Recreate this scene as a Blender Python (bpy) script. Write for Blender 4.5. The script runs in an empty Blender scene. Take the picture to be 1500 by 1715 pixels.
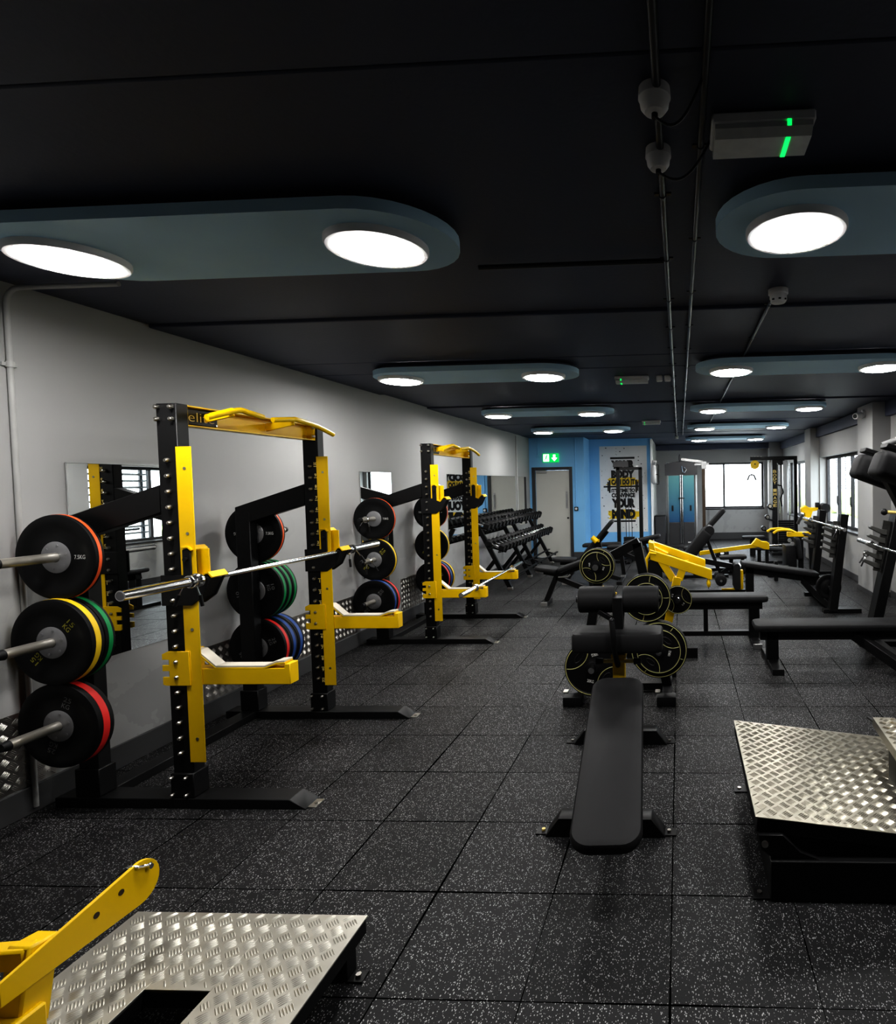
import bpy, bmesh, math, random
from mathutils import Vector as V, Matrix
random.seed(7)
SC = bpy.context.scene
COL = SC.collection
PI = math.pi
OFF = {}

# ------------------------------------------------------------------ materials
class NT:
    def __init__(s, name):
        s.m = bpy.data.materials.new(name); s.m.use_nodes = True
        s.t = s.m.node_tree; s.b = s.t.nodes['Principled BSDF']
        s.L = s.t.links.new
    def n(s, typ, **kw):
        x = s.t.nodes.new(typ)
        for k, v in kw.items(): setattr(x, k, v)
        return x
    def put(s, sock, v):
        if hasattr(v, 'is_output'): s.L(v, sock)
        else: sock.default_value = v
    def ma(s, op, a, b=0.0, c=None):
        x = s.n('ShaderNodeMath', operation=op); s.put(x.inputs[0], a); s.put(x.inputs[1], b)
        if c is not None: s.put(x.inputs[2], c)
        return x.outputs[0]
    def mix(s, f, a, b):
        x = s.n('ShaderNodeMix', data_type='RGBA'); s.put(x.inputs[0], f)
        s.put(x.inputs[6], (*a, 1) if isinstance(a, tuple) else a)
        s.put(x.inputs[7], (*b, 1) if isinstance(b, tuple) else b)
        return x.outputs[2]
    def xyz(s):
        tc = s.n('ShaderNodeTexCoord'); sp = s.n('ShaderNodeSeparateXYZ')
        s.L(tc.outputs['Object'], sp.inputs[0]); s.co = tc.outputs['Object']
        return sp.outputs
    def noise(s, scale, detail=3):
        tc = s.n('ShaderNodeTexCoord'); x = s.n('ShaderNodeTexNoise')
        x.inputs['Scale'].default_value = scale; x.inputs['Detail'].default_value = detail
        s.L(tc.outputs['Object'], x.inputs['Vector']); return x.outputs['Fac']
    def bump(s, h, strength=.3, dist=.01):
        x = s.n('ShaderNodeBump'); x.inputs['Strength'].default_value = strength
        x.inputs['Distance'].default_value = dist
        s.put(x.inputs['Height'], h); s.L(x.outputs[0], s.b.inputs['Normal'])

def mat(name, col, rough=.5, metal=0., var=.12, nscale=6., bump=0., bscale=80., spec=None, emit=None, estr=0):
    s = NT(name); b = s.b
    f = s.noise(nscale)
    lo = tuple(c * (1 - var) for c in col); hi = tuple(min(1, c * (1 + var)) for c in col)
    s.put(b.inputs['Base Color'], s.mix(f, lo, hi))
    b.inputs['Roughness'].default_value = rough; b.inputs['Metallic'].default_value = metal
    if spec is not None: b.inputs['Specular IOR Level'].default_value = spec
    if bump: s.bump(s.noise(bscale, 2), bump, .002)
    if emit:
        b.inputs['Emission Color'].default_value = (*emit, 1); b.inputs['Emission Strength'].default_value = estr
    return s.m

M = {}
M['steel'] = mat('black_powder_steel', (.0085, .0085, .009), .42, 0, .2, 20, .12, 400, .35)
M['yellow'] = mat('yellow_powder_paint', (.82, .535, .003), .38, 0, .06, 5, .05, 300)
M['rubber'] = mat('black_plate_rubber', (.007, .007, .0075), .55, 0, .2, 12, .1, 300, .3)
M['softblack'] = mat('black_plastic', (.012, .012, .013), .45, 0, .15, 15, .05, 200, .35)
M['vinyl'] = mat('black_vinyl', (.021, .021, .022), .58, 0, .12, 8, .18, 500, .22)
M['chrome'] = mat('polished_chrome', (.78, .78, .78), .16, 1, .05, 9)
M['peg'] = mat('brushed_peg_steel', (.66, .63, .57), .36, .85, .08, 20)
M['zinc'] = mat('zinc_steel', (.55, .53, .49), .3, 1, .1, 30)
M['hub'] = mat('grey_hub_steel', (.34, .34, .35), .42, .6, .1, 30)
M['orange'] = mat('orange_stripe', (.78, .13, .035), .5)
M['red'] = mat('red_stripe', (.62, .03, .025), .5)
M['green'] = mat('green_stripe', (.0, .22, .065), .5)
M['blue'] = mat('blue_stripe', (.028, .085, .30), .5)
M['ystripe'] = mat('yellow_stripe', (.75, .52, .02), .5)
M['rim'] = mat('pale_yellow_rim', (.58, .55, .24), .5)
M['letter'] = mat('white_lettering', (.75, .75, .72), .6)
M['gold'] = mat('gold_lettering', (.75, .6, .22), .5)
M['olive'] = mat('dull_yellow_lettering', (.40, .37, .05), .6)
M['grey_letter'] = mat('grey_lettering', (.22, .22, .22), .6)
M['white'] = mat('white_plastic', (.75, .75, .75), .5)
M['cream'] = mat('cream_liner', (.62, .58, .50), .45)
M['leaf'] = mat('grey_door_paint', (.56, .56, .52), .55, 0, .06, 2)
M['frame'] = mat('dark_grey_frame', (.045, .045, .048), .5)
M['bluewall'] = mat('blue_wall_paint', (.25, .54, .84), .7, 0, .05, 1.5, .1, 200)
M['raft'] = mat('pale_blue_panel', (.56, .80, 1.0), .7, 0, .06, 3)
M['raftside'] = mat('mid_blue_edge', (.16, .28, .40), .7, 0, .06, 3)
M['skirt'] = mat('dark_grey_skirting', (.07, .07, .072), .5, 0, .1, 3)
M['conduit'] = mat('black_painted_conduit', (.03, .03, .033), .32, 0, .1, 10)
M['poster'] = mat('poster_grey', (.78, .78, .77), .6, 0, .08, 3)
M['whitepipe'] = mat('wall_coloured_pipe', (.42, .42, .41), .5)
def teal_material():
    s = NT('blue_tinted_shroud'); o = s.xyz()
    g = s.ma('DIVIDE', s.ma('SUBTRACT', o[2], .66), 1.24)  # vertical gradient painted in to imitate reflection in the translucent cover
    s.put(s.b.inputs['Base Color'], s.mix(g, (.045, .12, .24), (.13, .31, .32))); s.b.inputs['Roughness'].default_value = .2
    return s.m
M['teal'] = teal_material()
M['silver'] = mat('silver_grey_steel', (.42, .42, .42), .35, .7, .1, 10)
M['charcoal'] = mat('charcoal_panel', (.05, .05, .053), .5)
M['shade'] = mat('grey_tooth_liner', (.075, .075, .07), .5)
M['brown'] = mat('brown_post', (.045, .028, .016), .45)
M['greenlit'] = mat('green_led', (.0, .4, .06), .5, emit=(.0, .75, .10), estr=1.0)
M['conduitgrey'] = mat('pale_screen_grey', (.35, .36, .4), .5)
M['exitgreen'] = mat('exit_sign_green', (.0, .42, .10), .5, emit=(.0, .55, .10), estr=.55)
M['exitwhite'] = mat('exit_sign_white', (.9, .95, .9), .5, emit=(.9, 1, .9), estr=1.0)
M['lamp'] = mat('lamp_diffuser', (1, 1, 1), .5, emit=(1, .985, .965), estr=50)
M['dim'] = mat('grey_diffuser', (.62, .64, .63), .4, 0, .15, 25)
M['hedge'] = mat('hedge_leaves', (.50, .66, .26), .8, 0, .5, 4)
M['farhedge'] = mat('blown_out_trees', (.75, .78, .72), .9)  # whitened tone puts the overexposed daylight into the tree colour
M['pale_ground'] = mat('pale_ground', (.55, .55, .52), .9)
M['redplastic'] = mat('red_plastic', (.5, .03, .03), .4)

def wall_material():
    s = NT('grey_wall_plaster'); o = s.xyz()
    f = s.noise(1.1, 5); g = s.noise(260, 2)
    c = s.mix(f, (.345, .345, .34), (.40, .40, .395))
    # faint scuffs close to the floor
    low = s.ma('MULTIPLY', s.ma('SUBTRACT', 1.0, s.ma('MULTIPLY', o[2], .55)), s.ma('GREATER_THAN', s.noise(3.3, 4), .56))
    low = s.ma('MULTIPLY', s.ma('MAXIMUM', low, 0.0), .3)
    s.put(s.b.inputs['Base Color'], s.mix(low, c, (.22, .22, .215)))
    s.b.inputs['Roughness'].default_value = .62
    s.bump(g, .12, .002); return s.m
M['wall'] = wall_material()

def ceiling_material():
    s = NT('black_ceiling_paint')
    f = s.noise(.7, 4)
    s.put(s.b.inputs['Base Color'], s.mix(f, (.054, .062, .095), (.084, .096, .145)))
    s.b.inputs['Roughness'].default_value = .55
    s.bump(s.noise(40, 4), .25, .004); return s.m
M['ceiling'] = ceiling_material()

def floor_material():
    s = NT('speckled_rubber_tiles'); o = s.xyz()
    def cell(v, off):
        t = s.ma('DIVIDE', s.ma('SUBTRACT', v, off), .5)
        fr = s.ma('FRACT', t); e = s.ma('MINIMUM', fr, s.ma('SUBTRACT', 1.0, fr))
        return s.ma('MULTIPLY', e, .5), s.ma('FLOOR', t)
    ex, ix = cell(o[0], -.0609 - 20); ey, iy = cell(o[1], 5.8147 - 20)
    # joint width wanders a little
    wob = s.ma('MAXIMUM', s.ma('SUBTRACT', s.ma('MULTIPLY', s.noise(1.05, 3), .0165), .0058), 0.0)
    d = s.ma('MINIMUM', ex, ey)
    groove = s.ma('LESS_THAN', d, s.ma('ADD', wob, .0004))
    wn = s.n('ShaderNodeTexWhiteNoise', noise_dimensions='2D'); cv = s.n('ShaderNodeCombineXYZ')
    s.L(ix, cv.inputs[0]); s.L(iy, cv.inputs[1]); s.L(cv.outputs[0], wn.inputs['Vector'])
    tile = wn.outputs['Value']
    dark = s.mix(tile, (.0055, .0055, .006), (.0145, .0145, .0155))
    dark = s.mix(s.ma('MULTIPLY', s.noise(220, 2), .5), dark, (.035, .035, .036))
    def specks(scale, keep, rad, ang):
        mp = s.n('ShaderNodeMapping'); mp.inputs['Rotation'].default_value[2] = ang
        mp.inputs['Scale'].default_value = (1, .62, 1)
        s.L(s.co, mp.inputs['Vector'])
        vo = s.n('ShaderNodeTexVoronoi'); vo.inputs['Scale'].default_value = scale
        s.L(mp.outputs[0], vo.inputs['Vector'])
        sc = s.n('ShaderNodeSeparateColor'); s.L(vo.outputs['Color'], sc.inputs[0])
        k = s.ma('GREATER_THAN', sc.outputs[0], keep)
        r = s.ma('MULTIPLY', s.ma('ADD', sc.outputs[1], .35), rad)
        return s.ma('MULTIPLY', k, s.ma('LESS_THAN', vo.outputs['Distance'], r))
    sp = s.ma('MAXIMUM', specks(150, .52, .27, .5), specks(205, .52, .27, 1.9))
    sp = s.ma('MAXIMUM', sp, specks(110, .80, .19, 2.7))
    sp = s.ma('MULTIPLY', sp, s.ma('ADD', s.ma('MULTIPLY', tile, .35), .62))
    c = s.mix(s.ma('MULTIPLY', sp, .85), dark, (.52, .52, .52))
    c = s.mix(groove, c, (.002, .002, .002))
    s.put(s.b.inputs['Base Color'], c)
    s.b.inputs['Roughness'].default_value = .52; s.put(s.b.inputs['Specular IOR Level'], s.ma('SUBTRACT', .20, s.ma('MULTIPLY', groove, .20)))
    s.bump(s.ma('SUBTRACT', s.ma('MULTIPLY', s.noise(160, 3), .5), s.ma('MULTIPLY', groove, 1.5)), .35, .004)
    return s.m
M['floor'] = floor_material()

def tread_material(name, col, rough, metal):
    s = NT(name); f = s.noise(9, 3)
    s.put(s.b.inputs['Base Color'], s.mix(f, tuple(c * .8 for c in col), tuple(min(1, c * 1.1) for c in col)))
    s.put(s.b.inputs['Roughness'], s.ma('ADD', s.ma('MULTIPLY', s.noise(30, 3), .14), rough - .07))
    s.b.inputs['Metallic'].default_value = metal; return s.m
M['tread'] = tread_material('tread_plate_deck', (.56, .54, .485), .36, .85)
M['treadhack'] = tread_material('tread_plate_footboard', (.36, .34, .285), .33, .92)
M['treadwall'] = tread_material('tread_plate_upright', (.46, .44, .41), .34, .92)
def tread_bars(mb, u0, u1, v0, v1, P, cs=.047, skip=None, hh=.0022):
    """raised bars of five-bar tread plate: groups of five turned alternately; P(u, v, h) gives the point"""
    k = math.sqrt(.5); n = int((abs(u1-u0) + abs(v1-v0)) / cs) + 3
    uc, vc = (u0+u1)/2, (v0+v1)/2; bm = mb.bm
    for i in range(-n, n):
        for j in range(-n, n):
            cu, cv = uc + (i-j)*cs*k, vc + (i+j)*cs*k
            if not (u0+.006 < cu < u1-.006 and v0+.006 < cv < v1-.006): continue
            dx, dy = ((k, k) if (i+j) % 2 else (-k, k))          # along the bar
            nx, ny = -dy, dx
            for b in range(5):
                o = (b-2)*cs*.172; L = cs*.40; w = cs*.062
                mu, mv = cu + nx*o, cv + ny*o
                pts = [(mu + dx*t*L + nx*s_*w, mv + dy*t*L + ny*s_*w, h) for t, s_, h in ((-1, 0, 0), (-.55, 1, 0), (.55, 1, 0), (1, 0, 0), (.55, -1, 0), (-.55, -1, 0), (-.5, 0, hh), (.5, 0, hh))]
                if any(not (u0 < q[0] < u1 and v0 < q[1] < v1) or (skip and skip(q[0], q[1])) for q in pts): continue
                vs = [bm.verts.new(P(*q)) for q in pts]
                for f in ((0, 1, 6), (1, 2, 7, 6), (2, 3, 7), (3, 4, 7), (4, 5, 6, 7), (5, 0, 6)): bm.faces.new([vs[x] for x in f])

def mirror_material():
    s = NT('mirror_silver'); s.b.inputs['Base Color'].default_value = (.86, .88, .87, 1)
    s.b.inputs['Metallic'].default_value = 1; s.b.inputs['Roughness'].default_value = .004; return s.m
M['mirror'] = mirror_material()

def glass_material():
    s = NT('window_glass'); t = s.t
    g = s.n('ShaderNodeBsdfTransparent'); g.inputs[0].default_value = (.93, .96, .97, 1)
    r = s.n('ShaderNodeBsdfGlossy'); r.inputs['Roughness'].default_value = .02
    fr = s.n('ShaderNodeFresnel'); fr.inputs[0].default_value = 1.35
    mx = s.n('ShaderNodeMixShader'); ge = s.n('ShaderNodeNewGeometry'); s.L(s.ma('MULTIPLY', fr.outputs[0], s.ma('SUBTRACT', 1.0, ge.outputs['Backfacing'])), mx.inputs[0]); s.L(g.outputs[0], mx.inputs[1]); s.L(r.outputs[0], mx.inputs[2])
    s.L(mx.outputs[0], t.nodes['Material Output'].inputs['Surface']); return s.m
M['glass'] = glass_material()

# ------------------------------------------------------------------ geometry
class MB:
    """collects shapes into one mesh"""
    def __init__(s): s.bm = bmesh.new(); s.mats = []
    def mi(s, m):
        if m not in s.mats: s.mats.append(m)
        return s.mats.index(m)
    def _fin(s, vs, m=None, smooth=False):
        fs = set(f for v in vs for f in v.link_faces)
        for f in fs:
            if m: f.material_index = s.mi(m)
            if smooth: f.smooth = True
    def box(s, c, d, bv=.0025, rot=None, m=None, seg=1):
        r = bmesh.ops.create_cube(s.bm, size=1)['verts']
        bmesh.ops.scale(s.bm, vec=V(d), verts=r)
        bv = min(bv, min(d) * .45)
        if bv > 0:
            es = list(set(e for v in r for e in v.link_edges))
            q = bmesh.ops.bevel(s.bm, geom=es, offset=bv, segments=seg, profile=.6, affect='EDGES', clamp_overlap=True)
            r = list(set(v for f in q['faces'] for v in f.verts) | set(v for v in r if v.is_valid))
            r = s._island(r)
        if rot is not None: bmesh.ops.transform(s.bm, matrix=rot.to_4x4(), verts=r)
        bmesh.ops.translate(s.bm, vec=V(c), verts=r)
        s._fin(r, m, seg > 1); return s
    def _island(s, vs):
        seen = set(vs); st = list(vs)
        while st:
            v = st.pop()
            for e in v.link_edges:
                w = e.other_vert(v)
                if w not in seen: seen.add(w); st.append(w)
        return list(seen)
    def bb(s, x0, x1, y0, y1, z0, z1, bv=.0025, m=None, seg=1):
        return s.box(((x0+x1)/2, (y0+y1)/2, (z0+z1)/2), (abs(x1-x0), abs(y1-y0), abs(z1-z0)), bv, None, m, seg)
    def beam(s, p0, p1, w, h, bv=.003, up=(0, 0, 1), m=None, ext=0., seg=1):
        """box of width w (sideways) and height h running from p0 to p1"""
        p0, p1 = V(p0), V(p1); d = p1 - p0; L = d.length; x = d.normalized()
        u = V(up); y = u.cross(x)
        if y.length < 1e-4: y = V((0, 1, 0)).cross(x)
        y.normalize(); z = x.cross(y)
        R = Matrix((x, y, z)).transposed()
        return s.box((p0 + p1) / 2, (L + 2 * ext, w, h), bv, R, m, seg)
    def cyl(s, p0, p1, r, r2=None, seg=20, m=None, caps=True):
        p0, p1 = V(p0), V(p1); d = p1 - p0
        R = d.to_track_quat('Z', 'Y').to_matrix().to_4x4()
        q = bmesh.ops.create_cone(s.bm, cap_ends=caps, segments=seg, radius1=r, radius2=r if r2 is None else r2, depth=d.length)['verts']
        bmesh.ops.transform(s.bm, matrix=Matrix.Translation((p0 + p1) / 2) @ R, verts=q)
        s._fin(q, m)
        for f in set(f for v in q for f in v.link_faces):
            if len(f.verts) == 4: f.smooth = True
        return s
    def tube(s, pts, r, seg=12, m=None, closed=False):
        pts = [V(p) for p in pts]; n = len(pts); rings = []; prev = None
        for i, p in enumerate(pts):
            a = pts[i-1] if (i > 0 or closed) else p; b = pts[(i+1) % n] if (i < n-1 or closed) else p
            t = (b - a).normalized()
            if prev is None:
                u = t.cross(V((0, 0, 1)))
                if u.length < .1: u = t.cross(V((0, 1, 0)))
                u.normalize()
            else:
                u = prev - t * prev.dot(t); u.normalize()
            prev = u; w = t.cross(u)
            rings.append([s.bm.verts.new(p + (u * math.cos(2*PI*k/seg) + w * math.sin(2*PI*k/seg)) * r) for k in range(seg)])
        mi = s.mi(m) if m else 0
        for i in range(n if closed else n - 1):
            A, B = rings[i], rings[(i+1) % n]
            for k in range(seg):
                f = s.bm.faces.new((A[k], A[(k+1) % seg], B[(k+1) % seg], B[k])); f.smooth = True; f.material_index = mi
        if not closed:
            for R_ in (rings[0][::-1], rings[-1]):
                f = s.bm.faces.new(R_); f.material_index = mi
        return s
    def lathe(s, prof, org=(0, 0, 0), axis='y', seg=48, m=None, smooth=True):
        """prof: list of (radius, along) closed loop revolved about axis"""
        mi = s.mi(m) if m else 0; rings = []
        for r, a in prof:
            ring = []
            for k in range(seg):
                c, q = math.cos(2*PI*k/seg) * r, math.sin(2*PI*k/seg) * r
                p = {'y': (c, a, q), 'x': (a, c, q), 'z': (c, q, a)}[axis]
                ring.append(s.bm.verts.new(V(org) + V(p)))
            rings.append(ring)
        for i in range(len(rings)):
            A, B = rings[i], rings[(i+1) % len(rings)]
            for k in range(seg):
                f = s.bm.faces.new((A[k], A[(k+1) % seg], B[(k+1) % seg], B[k])); f.smooth = smooth; f.material_index = mi
        return s
    def prism(s, poly, a0, a1, plane='xz', bv=0., m=None):
        """2D polygon pushed along the third axis from a0 to a1"""
        def P(p, a): return {'xz': (p[0], a, p[1]), 'xy': (p[0], p[1], a), 'yz': (a, p[0], p[1])}[plane]
        A = [s.bm.verts.new(P(p, a0)) for p in poly]; B = [s.bm.verts.new(P(p, a1)) for p in poly]
        fs = [s.bm.faces.new(A), s.bm.faces.new(B[::-1])]
        n = len(poly)
        for i in range(n): fs.append(s.bm.faces.new((A[i], B[i], B[(i+1) % n], A[(i+1) % n])))
        bmesh.ops.recalc_face_normals(s.bm, faces=fs)
        if m:
            k = s.mi(m)
            for f in fs: f.material_index = k
        if bv:
            es = list(set(e for f in fs for e in f.edges))
            bmesh.ops.bevel(s.bm, geom=es, offset=bv, segments=1, affect='EDGES', clamp_overlap=True)
        return s
    def ball(s, c, r, m=None, sx=1, sy=1, sz=1, seg=16):
        q = bmesh.ops.create_uvsphere(s.bm, u_segments=seg, v_segments=seg//2+2, radius=r)['verts']
        bmesh.ops.scale(s.bm, vec=(sx, sy, sz), verts=q); bmesh.ops.translate(s.bm, vec=V(c), verts=q)
        s._fin(q, m, True); return s
    def add_mesh(s, me, mtx, m=None):
        n0 = len(s.bm.verts); s.bm.from_mesh(me); s.bm.verts.ensure_lookup_table()
        vs = s.bm.verts[n0:]; bmesh.ops.transform(s.bm, matrix=mtx, verts=vs); s._fin(vs, m); return s
    def build(s, name, m=None, par=None, recalc=True):
        me = bpy.data.meshes.new(name)
        off = OFF.get(par, V((0, 0, 0)))
        bmesh.ops.translate(s.bm, vec=-off, verts=s.bm.verts[:])
        if recalc: bmesh.ops.recalc_face_normals(s.bm, faces=s.bm.faces[:])
        s.bm.to_mesh(me); s.bm.free()
        me.set_sharp_from_angle(angle=math.radians(38))
        ms = s.mats if s.mats else [m]
        for k in ms: me.materials.append(M[k])
        o = bpy.data.objects.new(name, me); COL.objects.link(o)
        if par is not None: o.parent = par; OFF[o] = off
        else: OFF[o] = V((0, 0, 0))
        return o

def tag(o, label, cat, group=None, kind=None):
    o['label'] = label; o['category'] = cat
    if group: o['group'] = group
    if kind: o['kind'] = kind
    return o
def thing(name, label, cat, loc=(0, 0, 0), group=None):
    o = bpy.data.objects.new(name, None); COL.objects.link(o); o.empty_display_size = .1
    o.location = loc; OFF[o] = V(loc); return tag(o, label, cat, group)
def struct(name, mb, m, label=None):
    o = mb.build(name, m); o['kind'] = 'structure'
    if label: o['label'] = label
    return o
def origin_base(o):
    """moves a single-mesh thing's origin to its base centre"""
    bb = [V(c) for c in o.bound_box]
    c = V(((min(b.x for b in bb) + max(b.x for b in bb)) / 2, (min(b.y for b in bb) + max(b.y for b in bb)) / 2, min(b.z for b in bb)))
    o.data.transform(Matrix.Translation(-c)); o.location = c; return o
def dup(root, loc, label=None, group=None, rotz=None, rot=None):
    r = root.copy(); COL.objects.link(r); r.location = loc
    if rotz is not None: r.rotation_euler = (0, 0, rotz)
    if rot is not None: r.rotation_euler = rot
    if label: r['label'] = label
    if group: r['group'] = group
    for ch in list(root.children):
        c = ch.copy(); COL.objects.link(c); c.parent = r
        for g in list(ch.children):
            d = g.copy(); COL.objects.link(d); d.parent = c
    return r
def part_label(o, l): o['label'] = l; return o

def text_mesh(txt, size=.1, bold=0., ext=.0008, sx=1., space=1.):
    cu = bpy.data.curves.new('t', 'FONT'); cu.body = txt; cu.size = size; cu.offset = bold; cu.extrude = ext
    cu.align_x = 'CENTER'; cu.align_y = 'CENTER'; cu.space_character = space; cu.resolution_u = 3
    o = bpy.data.objects.new('t', cu); COL.objects.link(o)
    dg = bpy.context.evaluated_depsgraph_get(); me = bpy.data.meshes.new_from_object(o.evaluated_get(dg))
    bpy.data.objects.remove(o); bpy.data.curves.remove(cu)
    me.transform(Matrix.Diagonal((sx, 1, 1, 1))); return me
def face_mtx(pos, facing, roll=0.):
    """text lying in a plane: facing '-y' reads from the camera side, '+x' from the right"""
    R = {'-y': Matrix.Rotation(PI/2, 4, 'X'), '+x': Matrix.Rotation(PI/2, 4, 'Z') @ Matrix.Rotation(PI/2, 4, 'X'),
         '+y': Matrix.Rotation(PI, 4, 'Z') @ Matrix.Rotation(PI/2, 4, 'X'), '-x': Matrix.Rotation(-PI/2, 4, 'Z') @ Matrix.Rotation(PI/2, 4, 'X')}[facing]
    return Matrix.Translation(V(pos)) @ R @ Matrix.Rotation(roll, 4, 'Z')
def fit_text(txt, w, h, bold=0., ext=.0008):
    """lettering stretched to width w and cap height h"""
    me = text_mesh(txt, 1.0, bold, .0)
    xs = [v.co.x for v in me.vertices]; ys = [v.co.y for v in me.vertices]
    cx, cy = (min(xs)+max(xs))/2, (min(ys)+max(ys))/2
    me.transform(Matrix.Diagonal((w/(max(xs)-min(xs)), h/(max(ys)-min(ys)), 1, 1)) @ Matrix.Translation((-cx, -cy, 0)))
    return me
def rounded(x0, x1, y0, y1, r, n=6):
    P = []
    for cx, cy, a in ((x1-r, y1-r, 0), (x0+r, y1-r, PI/2), (x0+r, y0+r, PI), (x1-r, y0+r, 1.5*PI)):
        for k in range(n+1): P.append((cx + r*math.cos(a + PI/2*k/n), cy + r*math.sin(a + PI/2*k/n)))
    return P
def pad(mb, p0, p1, w, t, r=.06, up=(0, 0, 1), taper=1., seg=3, m=None):
    """upholstered board: rounded outline, soft edges, from p0 to p1 (centre line of its underside)"""
    p0, p1 = V(p0), V(p1); d = p1 - p0; L = d.length; x = d.normalized()
    y = V(up).cross(x); y.normalize(); z = x.cross(y)
    out = rounded(0, L, -w/2, w/2, min(r, w*.49, L*.49))
    if taper != 1: out = [(a, b * (1 + (taper - 1) * a / L)) for a, b in out]
    e = min(.45 * t, .022); loops = []
    lv = [(0, e), (e*.3, e*.3), (e, 0), (t-e, 0), (t-e*.35, e*.35), (t, e*1.3)]
    cx, cy = L/2, 0
    for hz, ins in lv:
        lo = []
        for a, b in out:
            sx = (L/2 - ins) / (L/2); sy = (w/2 - ins) / (w/2)
            a2, b2 = cx + (a - cx) * sx, b * sy
            lo.append(mb.bm.verts.new(p0 + x*a2 + y*b2 + z*hz))
        loops.append(lo)
    n = len(out); mi = mb.mi(m) if m else 0
    for A, B in zip(loops, loops[1:]):
        for k in range(n):
            f = mb.bm.faces.new((A[k], A[(k+1) % n], B[(k+1) % n], B[k])); f.smooth = True; f.material_index = mi
    for lo in (loops[0][::-1], loops[-1]):
        f = mb.bm.faces.new(lo); f.material_index = mi
    return mb
def roller(mb, c, axis, L, r, seg=28, m=None):
    """foam roller with softened ends"""
    e = .012
    return mb.lathe([(r*.2, -L/2), (r-e, -L/2), (r-e*.3, -L/2+e*.3), (r, -L/2+e), (r, L/2-e), (r-e*.3, L/2-e*.3), (r-e, L/2), (r*.2, L/2)], c, axis, seg, m)
# ------------------------------------------------------------------ camera, world
Rm = Matrix(((0.998787691664494, 0.0454997562116322, -0.018786142876968105),
             (-0.017111379442401885, -0.03692208698914315, -0.9991716370003426),
             (-0.04615568949858694, 0.9982817897152327, -0.03609876244224791)))
cam = bpy.data.cameras.new('camera'); co = bpy.data.objects.new('camera', cam); COL.objects.link(co)
mt = Matrix((Rm[0], -Rm[1], -Rm[2])).transposed().to_4x4(); mt.translation = (0, 0, 1.7268)
co.matrix_world = mt
cam.sensor_width = 36; cam.lens = 950.94 / 1715 * 36
cam.shift_x = (750 - 1094.2) / 1715; cam.shift_y = (842.66 - 857.5) / 1715; cam.clip_end = 300; cam.clip_start = .02
SC.camera = co
w = bpy.data.worlds.new('sky'); SC.world = w; w.use_nodes = True
bg = w.node_tree.nodes['Background']; bg.inputs[0].default_value = (.93, .96, 1, 1); bg.inputs[1].default_value = 5
try:
    SC.view_settings.view_transform = 'Standard'; SC.view_settings.look = 'None'
except Exception: pass
SC.view_settings.exposure = 0.0
SC.cycles.use_denoising = True; SC.cycles.max_bounces = 8; SC.cycles.caustics_reflective = False
SC.cycles.sample_clamp_indirect = 6

# ------------------------------------------------------------------ room shell
LX, RX, DY, PY, FY = -3.54, 2.98, 13.3, 14.1, 17.0
NY = -2.5
struct('floor', MB().bb(-4.2, 3.6, NY-.3, FY+.4, -.12, 0, 0), 'floor')
mb = MB(); seams = [NY-.2, -1.1, .1, 1.5, 2.49, 3.69, 4.93, 5.43, 6.65, 7.9, 9.1, 10.3, 11.5, 12.7, 13.9, 15.1, 16.3, FY+.2]
CZ = lambda y: 2.83
mb.bb(-4.2, 3.6, NY-.2, FY+.2, 2.95, 3.05, 0)
for a, b in zip(seams, seams[1:]):
    mb.bb(-3.9, 3.35, a + .006, b - .006, CZ((a+b)/2) + (.020 if a in (2.49, 6.65) else .006 if a in (-1.1, 1.5, 9.1, 11.5) else 0), 2.96, .006)
struct('ceiling', mb, 'ceiling')
struct('wall_left', MB().bb(LX-.2, LX, NY, DY+.2, 0, 2.96, 0), 'wall')
struct('baseboard_left', MB().bb(LX, LX+.014, NY, DY, 0, .15, .004), 'skirt')
# right wall: a nearer stretch, then the stretch with two window openings
mb = MB(); mb.bb(3.05, 3.35, NY, 8.55, 0, 2.96, 0)
W1, W2 = (9.06, 12.22), (13.3, 16.0); z0, z1 = .80, 2.20
mb.bb(RX, 3.2, 8.5, FY, 0, z0, 0); mb.bb(RX, 3.2, 8.5, FY, z1, 2.96, 0)
for a, b in ((8.5, W1[0]), (W1[1], W2[0]), (W2[1], FY)): mb.bb(RX, 3.2, a, b, z0, z1, 0)
struct('wall_right', mb, 'wall')
mb = MB(); mb.bb(3.036, 3.05, NY, 8.36, 0, .10, .003); mb.bb(RX-.014, RX, 9.05, 12.25, 0, .10, .003); mb.bb(RX-.014, RX, 12.8, FY, 0, .10, .003)
mb.bb(2.776, 2.79, 8.346, 9.064, 0, .07, .003); mb.bb(2.776, 3.05, 8.346, 8.36, 0, .07, .003)
struct('baseboard_right', mb, 'skirt')
for n, (x0, a, b, m) in enumerate(((2.79, 8.36, 9.05, 'wall'), (2.79, 12.25, 12.8, 'wall'), (2.60, 16.55, 17.0, 'wall'))):
    o = struct('column', MB().bb(x0, RX + (.07 if n == 0 else 0), a, b, 0, 2.83, .004), m)
    o['label'] = ['pale wall pier beside the camera dome', 'pale wall pier between the right-hand windows', 'grey corner pier beside the far window'][n]
struct('trim_1', MB().bb(2.91, RX, 9.05, 12.25, 2.62, 2.82, .004).bb(2.91, RX, 12.8, 16.55, 2.62, 2.82, .004).bb(2.97, 3.05, NY, 8.36, 2.62, 2.84, .004), 'ceiling')
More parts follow.
